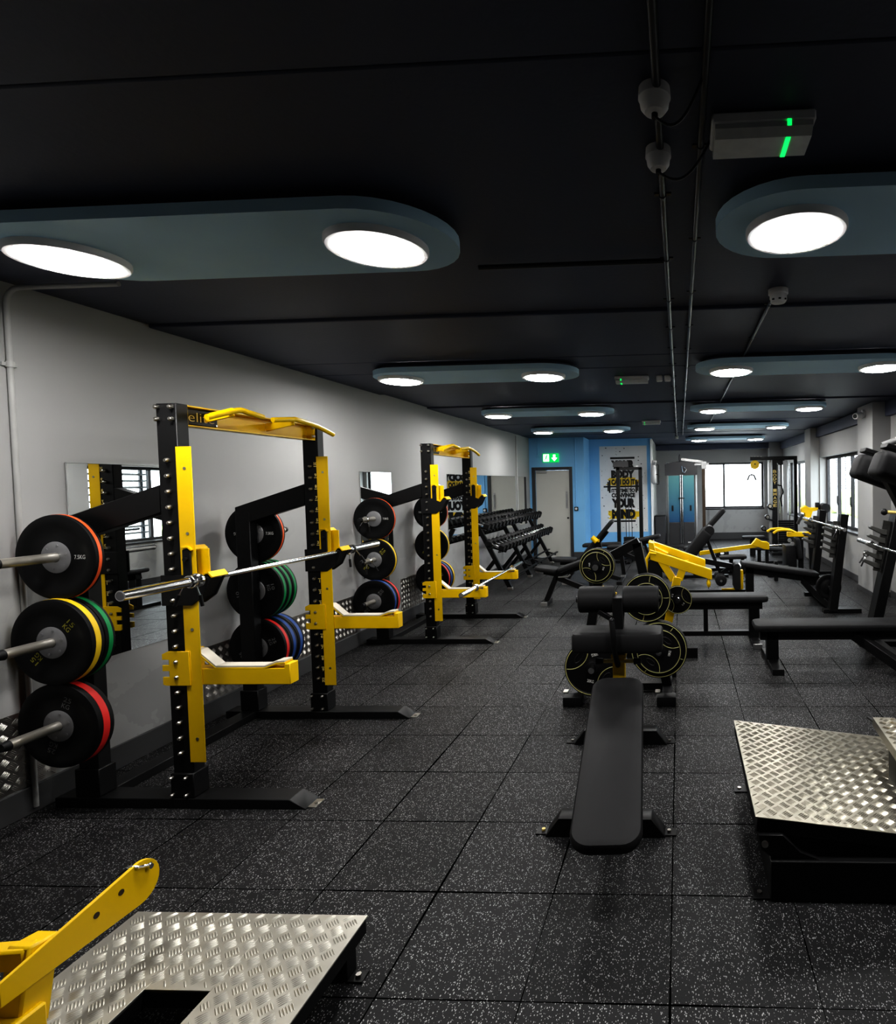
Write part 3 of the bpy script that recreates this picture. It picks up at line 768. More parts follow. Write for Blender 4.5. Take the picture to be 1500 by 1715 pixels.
rack2 = rack((-2.755, 6.706, 0), 'second black and yellow half rack farther along the left wall', rack1)

# hooks that carry the bar
def j_hook(loc, label):
    R = thing('bar_hook', label, 'bar hook', (0, 0, 0), 'bar hooks on the rack uprights')
    o = [(-.066, -.11), (-.066, .055), (.062, .055), (.062, .19), (.09, .20), (.108, .185), (.108, .03), (.15, .012), (.19, .055), (.215, .035), (.165, -.065), (.10, -.11)]
    for s_ in (-1, 1): MB().prism(o, s_*.044 - .006 , s_*.044 + .006, 'xz', .002).build('side_plate', 'softblack', R)
    core = [(.066, -.10), (.066, .18), (.088, .194), (.106, .18), (.106, .028), (.15, .010), (.19, .052), (.210, .034), (.162, -.058), (.10, -.10)]
    MB().prism(core, -.0375, .0375, 'xz').build('liner', 'softblack', R)
    pth = [(.066, .205), (.098, .206), (.116, .19), (.116, .036), (.150, .021), (.186, .063), (.206, .068), (.226, .044)]
    mb = MB()
    for p, q in zip(pth, pth[1:]): mb.beam((p[0], 0, p[1]), (q[0], 0, q[1]), .112, .009, .001, (0, 0, 1), None, .003)
    mb.build('yellow_edge', 'yellow', R)
    MB().cyl((.085, -.05, .14), (.085, -.064, .14), .011, None, 12).build('pin', 'softblack', R)
    R.location = loc; return R
z1h, z2h = 1.222, 1.545
h0 = j_hook((-2.735, 2.967, z1h), 'near bar hook of the nearest rack holding the near end of the bar')
dup(h0, (-2.735, 4.145, z1h), 'far bar hook of the nearest rack holding the far end of the bar')
dup(h0, (-2.755, 6.117, z2h), 'empty bar hook on the near upright of the second rack')
dup(h0, (-2.755, 7.295, z2h), 'empty bar hook on the far upright of the second rack')

# yellow spotter arms
def spotter(loc, label):
    R = thing('spotter_arm', label, 'spotter arm', (0, 0, 0), 'yellow spotter arms')
    teeth = [(.072, .0), (.072, .187), (-.045, .187), (-.078, .172), (-.078, .142), (-.040, .142), (-.040, .112), (-.078, .112), (-.078, .080), (-.040, .080), (-.040, .047), (-.078, .047), (-.078, .006), (-.06, .0)]
    for s_ in (-1, 1): MB().prism(teeth, s_*.0475 - .004, s_*.0475 + .004, 'xz', .001).build('bracket_plate', 'yellow', R)
    MB().bb(.067, .076, -.0435, .0435, 0, .187, .001).build('bracket_back', 'yellow', R)
    MB().prism([(.076, .0), (.622, .0), (.622, .112), (.590, .112), (.590, .088), (.076, .088)], -.035, .035, 'xz', .003).build('arm', 'yellow', R)
    pth = [(.076, .182), (.108, .180), (.205, .098), (.48, .098), (.545, .122), (.590, .126)]
    mb = MB()
    for p, q in zip(pth, pth[1:]): mb.beam((p[0], 0, p[1]), (q[0], 0, q[1]), .066, .010, .001, (0, 0, 1), None, .002)
    mb.build('tray_liner', 'cream', R)
    mb = MB()
    for p, q in zip(pth, pth[1:]): mb.beam((p[0], 0, p[1]-.0095), (q[0], 0, q[1]-.0095), .070, .008, .001, (0, 0, 1), None, .002)
    mb.build('tray', 'yellow', R)
    R.location = loc; return R
s0 = spotter((-2.735, 2.967, .676), 'nearest yellow spotter arm on the near upright of the nearest rack')
dup(s0, (-2.735, 4.145, .676), 'yellow spotter arm on the far upright of the nearest rack')
dup(s0, (-2.755, 6.117, .505), 'yellow spotter arm on the near upright of the second rack under a bar end')
dup(s0, (-2.755, 7.295, .505), 'farthest yellow spotter arm on the far upright of the second rack')

# barbells
def barbell(loc, label, L=2.2, rot=None):
    R = thing('barbell', label, 'barbell', (0, 0, 0), 'chrome barbells')
    h = L/2; s = h - .43
    MB().cyl((0, -s, 0), (0, s, 0), .0142, None, 20).build('shaft', 'chrome', R)
    for q in (-1, 1):
        MB().cyl((0, q*(s+.028), 0), (0, q*h, 0), .025, None, 24).build('sleeve', 'chrome', R)
        MB().lathe([(.014, q*s), (.030, q*s), (.038, q*(s+.008)), (.038, q*(s+.022)), (.030, q*(s+.030)), (.014, q*(s+.030))], (0, 0, 0), 'y', 28).build('collar', 'chrome', R)
        MB().cyl((0, q*(h-.001), 0), (0, q*(h+.002), 0), .020, None, 24).build('end_disc', 'hub', R)
    R.location = loc
    if rot: R.rotation_euler = rot
    return R
bar1 = barbell((-2.553, 3.556, z1h+.034), 'chrome barbell held across the hooks of the nearest rack')
bar2 = dup(bar1, (-2.225, 6.706, .632), 'chrome barbell lying across the spotter arms of the second rack', None, None, (.008, 0, 0))

# spring collars
def spring_collar(loc, label, rot=(0, 0, 0)):
    R = thing('spring_collar', label, 'bar collar', (0, 0, 0), 'spring collars')
    P = [(.0305*math.cos(2*PI*t/20), -.012 + .024*t/60, .0305*math.sin(2*PI*t/20)) for t in range(61)]
    MB().tube(P, .0042, 8).build('coil', 'chrome', R)
    for sx, sy in ((-1, -.012), (1, .014)):
        MB().tube([(sx*.022, sy, -.022), (sx*.030, sy*1.5, -.055), (sx*.036, sy*2, -.075)], .004, 8).build('prong', 'chrome', R)
        MB().tube([(sx*.034, sy*2, -.070), (sx*.046, sy*2.6, -.13)], .0085, 10).build('grip', 'softblack', R)
    R.location = loc; R.rotation_euler = rot; return R
sc0 = spring_collar((-2.553, 2.83, z1h+.034), 'spring collar with black grips on the near sleeve of the racked barbell', (.0, .15, 0))
dup(sc0, (-2.553, 4.29, z1h+.034), 'spring collar with black grips on the far sleeve of the racked barbell', None, None, (0, -.3, .3))
dup(sc0, (-3.30, 6.706-HS-.30, PEGZ[0]), 'spring collar hanging on the top left peg of the second rack', None, None, (0, .2, 0))
dup(sc0, (-3.30, 6.706-HS-.27, PEGZ[1]), 'spring collar hanging on the middle left peg of the second rack', None, None, (0, -.25, 0))

# plates on the storage pegs
def load(rx, ry, side, row, kinds, words, gap0=.052):
    s_ = -1 if side == 'left' else 1
    d = HS + gap0
    for i, k in enumerate(kinds):
        t = SPEC[k][1]; y = ry + s_*(d + t/2); d += t + .002
        plate_at(k, rx + RXP, y, PEGZ[row] - .001, words[i], 'bumper plates on the rack pegs')
r1, r2 = (-2.735, 3.556), (-2.755, 6.706)
load(*r1, 'left', 0, ['7.5'], ['orange striped 7.5KG bumper plate on the top near peg of the nearest rack'], .095)
load(*r1, 'left', 1, ['10', '15'], ['green striped bumper plate behind the yellow one on the near middle peg, nearest rack', 'yellow striped 15KG bumper plate in front on the near middle peg, nearest rack'], .06)
load(*r1, 'left', 2, ['25'], ['red striped bumper plate on the bottom near peg of the nearest rack'], .09)
load(*r1, 'right', 0, ['7.5'], ['dark bumper plate on the top far peg of the nearest rack'], .06)
load(*r1, 'right', 1, ['10', '10', '10'], ['inner green striped bumper plate on the far middle peg of the nearest rack', 'middle green striped bumper plate on the far middle peg of the nearest rack', 'outer green striped bumper plate on the far middle peg of the nearest rack'])
load(*r1, 'right', 2, ['25b', '20', '20'], ['red striped bumper plate innermost on the bottom far peg of the nearest rack', 'inner blue striped bumper plate on the bottom far peg of the nearest rack', 'outer blue striped bumper plate on the bottom far peg of the nearest rack'])
load(*r2, 'left', 0, ['7.5'], ['orange striped 7.5KG bumper plate on the top near peg of the second rack'], .10)
load(*r2, 'left', 1, ['15'], ['yellow striped bumper plate on the middle near peg of the second rack'], .10)
load(*r2, 'left', 2, ['25b', '20'], ['red striped bumper plate behind the blue one on the bottom near peg, second rack', 'blue striped bumper plate in front on the bottom near peg, second rack'], .06)
load(*r2, 'right', 0, ['7.5'], ['dark bumper plate on the top far peg of the second rack'], .06)
load(*r2, 'right', 1, ['15'], ['yellow striped bumper plate on the middle far peg of the second rack'], .06)
load(*r2, 'right', 2, ['25b', '20', '15'], ['red striped bumper plate innermost on the bottom far peg of the second rack', 'blue striped bumper plate on the bottom far peg of the second rack', 'outer yellow striped bumper plate on the bottom far peg of the second rack'])
# ------------------------------------------------------------------ thin-rimmed grip plates
GP = {}
def grip_plate(r, t, text, label):
    p = thing('grip_plate', label, 'weight plate')
    MB().lathe([(.026, -t/2), (.045, -t/2), (.050, -t/2+.004), (r*.40, -t/2+.006), (r*.90, -t/2+.006), (r*.93, -t/2), (r-.004, -t/2), (r, -t/2+.004), (r, t/2-.004), (r-.004, t/2), (r*.93, t/2), (r*.90, t/2-.006), (.05, t/2-.006), (.045, t/2), (.026, t/2)], (0, 0, 0), 'y', 48).build('disc', 'rubber', p)
    tw = max(.0022, r*.014)
    mb = MB(); mb.tube([(r*.955*math.cos(2*PI*k/56), -t/2, r*.955*math.sin(2*PI*k/56)) for k in range(56)], tw, 6, None, True); mb.build('yellow_rim', 'rim', p)
    for g in range(2):
        a0 = g*PI + .9; c = (r*1.02*math.cos(a0), r*1.02*math.sin(a0)); P = []
        for k in range(25):
            a = a0 + PI + (k-12)/12*1.25
            x, z = c[0] + r*.66*math.cos(a), c[1] + r*.66*math.sin(a)
            if math.hypot(x, z) < r*.96: P.append((x, -t/2+.004, z))
        MB().tube(P, tw, 6).build('grip_outline', 'rim', p)
        q = (r*.60*math.cos(a0), r*.60*math.sin(a0))
        mb = MB(); n = 14
        mb.tube([(q[0] + (math.cos(2*PI*k/n)*math.cos(a0+PI/2)*r*.22 - math.sin(2*PI*k/n)*math.sin(a0+PI/2)*r*.10), -t/2+.004, q[1] + (math.cos(2*PI*k/n)*math.sin(a0+PI/2)*r*.22 + math.sin(2*PI*k/n)*math.cos(a0+PI/2)*r*.10)) for k in range(n)], r*.025, 6, None, True)
        mb.build('grip_hole', 'softblack', p)
    MB().lathe([(.0262, -t/2-.002), (.040, -t/2-.002), (.043, -t/2+.002), (.043, t/2), (.0262, t/2)], (0, 0, 0), 'y', 28).build('hub_ring', 'softblack', p)
    mb = MB()
    for s_ in (-1, 1):
        me = fit_text(text, r*.24, r*.11, .02); mb.add_mesh(me, face_mtx((s_*r*.48*math.cos(-.2), -t/2+.0052, s_*r*.48*math.sin(-.2)), '-y', s_*PI/2*.85))
    mb.build('lettering', 'letter', p)
    return p
GS = {'20': (.225, .040, '20KG'), '15': (.192, .036, '15KG'), '10': (.178, .034, '10KG'), '5': (.130, .028, '5KG'), '5w': (.118, .028, '5KG'), '5x': (.142, .03, '5KG'), '2.5': (.135, .022, '2.5'), '1.25': (.085, .02, '1.25')}
def gplate(kind, loc, label, rot=0., yaw=0., group='yellow rimmed grip plates'):
    if kind not in GP:
        o = grip_plate(*GS[kind], label); o['group'] = group; GP[kind] = o; o.location = loc
    else: o = dup(GP[kind], loc, label, group)
    o.rotation_euler = (0, rot, yaw); return o

# ------------------------------------------------------------------ plate tree behind the sit-up bench
T = thing('plate_tree', 'black A shaped plate tree behind the sit-up bench loaded with yellow rimmed plates', 'plate tree', (-.5, 4.65, 0))
for x in (-.86, -.13):
    MB().beam((x, 4.38, .03), (x, 5.05, .03), .075, .055).build('runner', 'steel', T)
    for y in (4.36, 5.02): MB().bb(x-.075, x+.075, y-.055, y+.055, 0, .075, .012, None, 2).build('rubber_foot', 'softblack', T)
    MB().bb(x-.09, x-.05, 4.40, 4.46, .074, .084, .002).build('fixing_plate', 'zinc', T)
MB().beam((-.86, 4.65, .045), (-.13, 4.65, .045), .07, .06).build('cross_bar', 'steel', T)
MB().beam((-.13, 4.65, .05), (-.36, 4.65, 1.235), .075, .075, .003, (0, 1, 0)).build('leg', 'steel', T)
MB().beam((-.84, 4.65, .05), (-.66, 4.65, 1.06), .075, .075, .003, (0, 1, 0)).build('leg', 'steel', T)
MB().beam((-.34, 4.65, 1.245), (-.68, 4.65, 1.07), .075, .075, .003, (0, 1, 0)).build('top_bar', 'steel', T)
PEGS = {'LB': (-.715, .265, -.80), 'RB': (-.185, .405, -.20), 'RT': (-.275, .815, -.28), 'LT': (-.665, 1.075, -.665)}
for k, (x, z, lx) in PEGS.items():
    q = MB().cyl((x, 4.685, z), (x, 4.36, z), .024, None, 18).build('plate_peg', 'chrome', T)
    MB().bb(min(x, lx)-.03, max(x, lx)+.03, 4.615, 4.69, z-.04, z+.04, .003).build('peg_bracket', 'steel', T)
def stack(peg, kinds, y0, words, rots=(0, .6, 1.1, .3)):
    x, z, _ = PEGS[peg]; y = y0
    for i, k in enumerate(kinds):
        t = GS[k][1]; gplate(k, (x, y + t/2, z-.001), words[i], rots[i]); y += t + .003
stack('LB', ['20', '20'], 4.43, ['20KG yellow rimmed plate in front on the lower left peg of the plate tree', 'plate behind the 20KG one on the lower left peg of the plate tree'], (1.55, .4))
stack('RB', ['10', '20', '20'], 4.40, ['10KG yellow rimmed plate in front on the lower right peg of the plate tree', 'large yellow rimmed plate second on the lower right peg of the plate tree', 'large yellow rimmed plate last on the lower right peg of the plate tree'])
stack('RT', ['5', '15', '15'], 4.42, ['small yellow rimmed plate in front on the upper right peg behind the roller', 'large yellow rimmed plate second on the upper right peg of the plate tree', 'large yellow rimmed plate last on the upper right peg of the plate tree'], (1.0, 0.2, .9))
stack('LT', ['5w', '5x', '5x'], 4.42, ['small yellow rimmed plate in front on the top left peg of the plate tree', 'middle yellow rimmed plate on the top left peg of the plate tree', 'rear yellow rimmed plate on the top left peg of the plate tree'], (.1, .5, 1.0))

# ------------------------------------------------------------------ sit-up bench in front
B = thing('sit_up_bench', 'long black sloping sit-up bench with two foam rollers in the middle aisle', 'bench', (-.36, 3.1, 0))
pad(MB(), (-.322, 2.20, .235), (-.386, 3.36, .515), .30, .062, .085, (0, 0, 1), 1.0).build('long_pad', 'vinyl', B)
MB().beam((-.335, 2.45, .225), (-.385, 3.42, .475), .075, .07).build('pad_beam', 'steel', B)
for y, x0, x1 in ((2.74, -.62, -.165), (3.72, -.66, -.18)):
    MB().prism([(x0-.07, 0), (x1+.07, 0), (x1, .095), (x0, .095)], y-.045, y+.045, 'xz', .003).build('cross_foot', 'steel', B)
    for x in (x0-.085, x1+.085):
        q = MB().bb(x-.035, x+.035, y-.03, y+.03, 0, .007, .001).build('foot_tab', 'steel', B)
        MB().cyl((x, y, .007), (x, y, .016), .010, None, 6).build('bolt', 'gold' if x < -.6 and y < 3 else 'zinc', q)
MB().beam((-.39, 2.74, .055), (-.40, 3.72, .055), .075, .075).build('floor_rail', 'steel', B)
MB().beam((-.36, 2.74, .09), (-.35, 2.74, .265), .075, .075, .003, (0, 1, 0)).build('front_leg', 'steel', B)
MB().beam((-.395, 3.50, .09), (-.395, 3.50, .47), .08, .08, .003, (0, 1, 0)).build('rear_leg', 'steel', B)
ys = MB().bb(-.433, -.359, 3.46, 3.54, .45, .66, .003).bb(-.441, -.351, 3.452, 3.548, .645, .668, .002).build('yellow_post', 'yellow', B)
MB().cyl((-.49, 3.47, .625), (-.30, 3.47, .625), .012, None, 14).build('cross_pin', 'gold', ys)
for x in (-.515, -.28): MB().cyl((x-.022, 3.47, .625), (x+.022, 3.47, .625), .021, .017, 14).build('knob', 'softblack', ys)
MB().bb(-.428, -.364, 3.465, 3.535, .665, 1.02, .003).build('black_post', 'steel', B)
pad(MB(), (-.67, 3.48, .70), (-.12, 3.48, .70), .24, .125, .03, (0, 0, 1)).build('thigh_pad', 'vinyl', B)
ax_ = MB().cyl((-.665, 3.55, .995), (-.13, 3.55, .995), .02, None, 16).build('roller_bar', 'steel', B)
for x in (-.535, -.255): roller(MB(), (x, 3.55, .995), 'x', .225 , .083).build('foam_roller', 'vinyl', B)
MB().beam((-.396, 3.50, .86), (-.385, 3.555, 1.0), .06, .05, .003).build('roller_bracket', 'steel', B)
MB().beam((-.40, 3.50, .86), (-.52, 3.50, .93), .03, .03, .003).build('brace', 'steel', B)
MB().tube([(-.400, 3.47, .60), (-.405, 3.41, .66), (-.408, 3.335, .76), (-.412, 3.33, .86), (-.418, 3.345, .905)], .017, 14).ball((-.418, 3.345, .908), .018).build('grab_handle', 'softblack', B)

# ------------------------------------------------------------------ flat bench behind the plate tree
B = thing('flat_bench', 'flat black bench standing crosswise behind the plate tree', 'bench', (.35, 6.1, 0))
pad(MB(), (-.28, 6.1, .445), (.915, 6.1, .445), .29, .068, .05).build('pad', 'vinyl', B)
MB().bb(-.25, .86, 6.05, 6.15, .36, .444, .003).build('beam', 'steel', B)
for x in (-.2, .775): 
    MB().bb(x-.055, x+.055, 6.06, 6.14, .04, .362, .003).build('leg', 'steel', B)
    MB().bb(x-.045, x+.045, 5.82, 6.38, 0, .05, .003).build('foot', 'steel', B)
    MB().bb(x-.047, x+.047, 5.80, 5.822, 0, .052, .003).build('end_cap', 'silver', B)
MB().bb(.235, .28, 6.07, 6.13, .10, .362, .003).build('middle_leg', 'steel', B)
MB().bb(-.15, .722, 6.065, 6.135, .07, .12, .003).build('lower_rail', 'steel', B)

# ------------------------------------------------------------------ yellow lever machine
Y0 = 5.55
L = thing('lever_machine', 'plate loaded machine with bright yellow sloping double arm behind the plate tree', 'weight machine', (-.1, Y0, 0))
def quad(p0, p1, h): return [(p0[0], p0[1]-h), (p1[0], p1[1]-h), (p1[0], p1[1]), (p0[0], p0[1])]
MB().prism(quad((-.315, 1.150), (.245, .945), .075), Y0+.12, Y0+.19, 'xz', .004).build('upper_arm', 'yellow', L)
MB().prism(quad((-.30, 1.075), (.30, .868), .100), Y0-.04, Y0+.03, 'xz', .004).build('lower_arm', 'yellow', L)
MB().prism([(-.315, 1.15), (-.265, 1.135), (-.225, .99), (-.305, 1.02)], Y0-.03, Y0+.18, 'xz', .003).build('end_plate', 'yellow', L)
MB().prism([(-.26, 1.10), (-.12, 1.03), (-.20, 1.0), (-.24, 1.02)], Y0+.0, Y0+.12, 'xz', .003).build('gusset', 'yellow', L)
for a, b in (((-.205, .985), (-.075, .77)), ((.03, .92), (-.02, .77))): MB().beam((a[0], Y0, a[1]), (b[0], Y0, b[1]), .07, .075, .003, (0, 1, 0)).build('strut', 'yellow', L)
MB().beam((-.035, Y0, .80), (-.185, Y0+.02, .12), .08, .085, .003, (0, 1, 0)).build('leg', 'yellow', L)
MB().beam((.05, Y0+.08, .95), (.06, Y0+.08, .86), .05, .05, .003, (0, 1, 0)).build('link', 'yellow', L)
MB().ball((.268, Y0-.02, .735), .026, None, .8, .8, 1.6).cyl((.268, Y0-.01, .76), (.262, Y0-.005, .81), .012, None, 10).build('grip_knob', 'yellow', L)
MB().bb(-.55, .15, Y0-.03, Y0+.05, 0, .10, .004).bb(-.23, -.15, Y0-.30, Y0+.20, 0, .06, .004).build('base', 'steel', L)
MB().prism(rounded(-.325, -.185, .70, .99, .06), Y0-.02, Y0+.10, 'xz', .008).build('knee_pad', 'vinyl', L)
MB().tube([(-.345, Y0-.03, .80), (-.335, Y0-.03, .98), (-.30, Y0-.03, 1.04), (-.24, Y0-.03, 1.03)], .016, 10).build('pad_hoop', 'yellow', L)
MB().bb(-.34, -.2, Y0+.1, Y0+.16, .10, .75, .003).build('pad_stand', 'steel', L)
MB().cyl((-.04, Y0-.02, .615), (-.04, Y0-.28, .615), .022, None, 16).build('plate_peg', 'chrome', L)
gplate('2.5', (-.035, Y0-.20, .614), 'small yellow rimmed plate hung on the leg of the yellow lever machine', .5)
gplate('1.25', (-.17, Y0-.14, .585), 'smallest yellow rimmed plate left of the yellow machine leg', .2)
MB().cyl((-.10, Y0-.02, .585), (-.17, Y0-.02, .585), .02, None, 12).cyl((-.17, Y0-.02, .585), (-.17, Y0-.17, .585), .022, None, 14).build('plate_peg', 'chrome', L)

# ------------------------------------------------------------------ Olympic benches on the right
def press_bench(root, xb, yc, x0, zl, zr, xu, top, ys, lean, pw, teeth_z, pe=-.06):
    R = thing(*root)
    t = .068
    pad(MB(), (x0, yc, zl-t), (xu+pe, yc, zr-t), .30, t, .06).build('pad', 'vinyl', R)
    MB().beam((x0+.06, yc, zl-t-.05), (xu+max(0, pe-.05), yc, zr-t-.05), .09, .095).build('beam', 'steel', R)
    MB().bb(xb-.055, xb+.055, yc-.045, yc+.045, .05, zl-t-.02, .003).build('leg', 'steel', R)
    MB().bb(xb-.05, xb+.05, yc-.34, yc+.34, 0, .052, .003).build('front_foot', 'steel', R)
    for s_ in (-1, 1): MB().bb(xb-.052, xb+.052, yc+s_*.341-.004, yc+s_*.341+.004, 0, .054, .001).build('end_cap', 'softblack', R)
    MB().beam((xb+.75, yc, zr-t-.05), (xu+.02, ys[0]+.04, .05), .08, .09).build('strut', 'steel', R)
    MB().beam((xb+.75, yc, zr-t-.05), (xu+.02, ys[1]-.04, .05), .08, .09).build('strut', 'steel', R)
    for k, y in enumerate(ys):
        p0, p1 = V((xu, y, .03)), V((xu+lean, y, top))
        MB().beam(p0, p1, .10, pw, .004, (0, 1, 0)).build('upright', 'steel', R)
        MB().bb(xu-.12, xu+.36, y-.045, y+.045, 0, .055, .003).build('rear_foot', 'steel', R)
        for z in teeth_z:
            xx = xu + lean*z/top - pw/2
            mb = MB().prism([(xx, z-.035), (xx-.05, z-.025), (xx-.165, z+.035), (xx-.168, z+.055), (xx-.15, z+.064), (xx-.055, z+.028), (xx, z+.020)], y-.04, y+.04, 'xz', .004)
            mb.build('rack_tooth', 'shade', R)
        mb = MB().beam(p0 + (p1-p0)*.55 + V((-pw/2-.006, 0, 0)), p0 + (p1-p0)*.93 + V((-pw/2-.006, 0, 0)), .085, .02, .002, (0, 1, 0)); mb.build('tooth_strip', 'shade', R)
    MB().bb(xu-.04, xu+.06, ys[0]+.04, ys[1]-.04, .03, .11, .003).build('cross_bar', 'steel', R)
    return R
TZ = [.84, .925, 1.01, 1.095, 1.18]
A = press_bench(('press_bench', 'nearest right-hand press bench with a flat black pad and toothed uprights', 'press bench', (1.5, 5.35, 0)), .845, 5.35, .67, .40, .40, 1.94, 1.385, (4.79, 5.91), .29, .165, TZ, .22)
pn = MB().cyl((2.08, 5.845, 1.385), (2.42, 5.845, 1.365), .017, None, 16).build('pop_pin', 'gold', A)
MB().ball((2.065, 5.845, 1.386), .034).build('knob', 'softblack', pn)
Bb = press_bench(('press_bench', 'second right-hand press bench with a sloping decline pad and long barbell', 'press bench', (1.5, 7.95, 0)), .955, 7.95, .83, .615, .45, 1.95, 1.275, (7.4, 8.5), .15, .145, [.80, .885, .97, 1.055])
MB().cyl((1.94, 7.44, .31), (1.94, 7.64, .31), .0235, None, 14).build('plate_peg', 'chrome', Bb)
dup(bar1, (2.0, 5.35, 1.040), 'chrome barbell on the teeth of the nearest right-hand press bench')
dup(bar1, (1.955, 7.95, 1.122), 'chrome barbell across the second right-hand press bench')
dup(sc0, (1.955, 7.11, 1.122), 'spring collar with black grips on the near end of the second bench barbell', None, None, (0, .2, 0))
dup(sc0, (1.905, 5.91, .955), 'spring collar hanging from a tooth of the nearest press bench', None, None, (0, .6, .4))
o = thing('rubber_plate', 'plain dark rubber plate low on the near upright of the second press bench', 'weight plate', (1.94, 7.55, .31))
MB().lathe(plate_profile(.165, .05), (1.94, 7.55, .31), 'y', 40).build('disc', 'rubber', o); MB().lathe([(.0255, -.026), (.05, -.026), (.05, .026), (.0255, .026)], (1.94, 7.55, .31), 'y', 24).build('hub', 'softblack', o)
gplate('5', (2.25, 5.70, .131), 'small yellow rimmed plate leaning by the upright of the nearest press bench', .4, 1.0)

# ------------------------------------------------------------------ adjustable benches on the left
def adj_bench(root, y, foot_x, seat, back, knob=False, lean=.0):
    R = thing(*root)
    pad(MB(), (*seat[0][:1], y, seat[0][1]), (seat[1][0], y, seat[1][1]), .32, .065, .07).build('seat', 'vinyl', R)
    pad(MB(), (back[0][0], y, back[0][1]), (back[1][0], y, back[1][1]), .30, .065, .06).build('backrest', 'vinyl', R)
    xs, xb = foot_x
    MB().beam((seat[0][0]+.12, y, seat[0][1]-.035), (seat[1][0]+.05, y, seat[1][1]-.04), .07, .06).build('seat_bracket', 'steel', R)
    MB().beam((back[0][0]+.02, y, back[0][1]-.035), (back[0][0]+(back[1][0]-back[0][0])*.8, y, back[0][1]+(back[1][1]-back[0][1])*.8-.035), .06, .05).build('back_bracket', 'steel', R)
    MB().beam((seat[1][0]-.02, y, seat[1][1]-.06), (xs, y, .05), .08, .07).build('front_leg', 'steel', R)
    MB().beam((seat[1][0]-.02, y, seat[1][1]-.07), (xb, y, .06), .08, .07).build('rear_leg', 'steel', R)
    MB().bb(xs-.045, xs+.045, y-.17, y+.17, 0, .055, .003).build('front_foot', 'steel', R)
    MB().bb(xs-.047, xs+.047, y-.19, y-.171, 0, .058, .003).build('foot_cap', 'silver', R)
    MB().bb(xb-.045, xb+.045, y-.26, y+.26, 0, .055, .003).build('rear_foot', 'steel', R)
    m_ = (V((back[0][0], y, back[0][1]))*.45 + V((back[1][0], y, back[1][1]))*.55)
    MB().beam(m_ - V((0, 0, .04)), ((seat[1][0]+xb)/2+.1, y, (seat[1][1])/2+.02), .05, .05).build('back_prop', 'steel', R)
    if not knob: MB().beam((seat[1][0]+.55, y-.1, .30), (seat[1][0]+.85, y-.1, .14), .05, .06).build('yellow_lever', 'yellow', R)
    MB().tube([(seat[1][0]+.02, y-.06, seat[1][1]-.06), (seat[1][0]+.16, y-.10, seat[1][1]-.05), (seat[1][0]+.2, y-.10, seat[1][1]-.02)], .012, 8).build('lever', 'silver', R)
    if knob: MB().cyl((m_.x-.02, y-.17, m_.z-.02), (m_.x-.10, y-.17, m_.z+.06), .05, .042, 16).bb(m_.x-.08, m_.x+.02, y-.16, y-.12, m_.z-.03, m_.z+.02, .004).build('adjust_knob', 'yellow', R)
    return R
adj_bench(('adjustable_bench', 'black adjustable bench laid nearly flat in front of the inclined one', 'bench', (-1.6, 8.1, 0)), 8.1, (-1.95, -1.0), ((-2.10, .50), (-1.78, .455)), ((-1.76, .455), (-1.05, .70)))
adj_bench(('adjustable_bench', 'black adjustable bench with its backrest raised steeply before the door', 'bench', (-1.6, 9.8, 0)), 9.8, (-2.0, -1.05), ((-2.22, .39), (-1.80, .37)), ((-1.74, .37), (-1.14, 1.07)), True)
adj_bench(('incline_bench', 'black bench with a gently tilted pad before the slogan poster', 'bench', (-.7, 10.4, 0)), 10.4, (-1.05, -.2), ((-1.35, .52), (-1.08, .52)), ((-1.04, .58), (-.36, .72)))

# ------------------------------------------------------------------ dumbbell racks and dumbbells
def db_rack(loc, label, L, legs):
    R = thing('dumbbell_rack', label, 'dumbbell rack', (0, 0, 0), 'dumbbell racks along the left wall')
    for y in legs:
        MB().beam((.0, y, .03), (-.50, y, 1.03), .05, .07).build('side_post', 'steel', R)
        MB().beam((-.62, y, .03), (-.24, y, .50), .05, .06).build('rear_leg', 'steel', R)
        MB().bb(-.04, .04, y-.035, y+.035, 0, .045, .004).build('foot', 'zinc', R)
        MB().bb(-.66, -.58, y-.035, y+.035, 0, .045, .004).build('foot', 'zinc', R)
    for x, z in ((-.02, .25), (-.16, .69), (-.40, 1.04)):
        tr = []
        for dx, dz in ((-.10, .03), (.08, -.03)):
            q = MB().beam((x+dx, -L/2, z+dz), (x+dx, L/2, z+dz), .045, .022, .003).build('tier_rail', 'steel', R)
        for y in legs: MB().beam((x-.13, y, z+.022), (x+.11, y, z-.055), .045, .03, .003).build('tier_bracket', 'steel', R)
    R.location = loc; return R
K1 = db_rack((-2.82, 9.83, 0), 'nearer black dumbbell rack along the left wall', 1.78, (-.62, .62))
K2 = dup(K1, (-2.82, 11.66, 0), 'farther black dumbbell rack along the left wall beside the door')
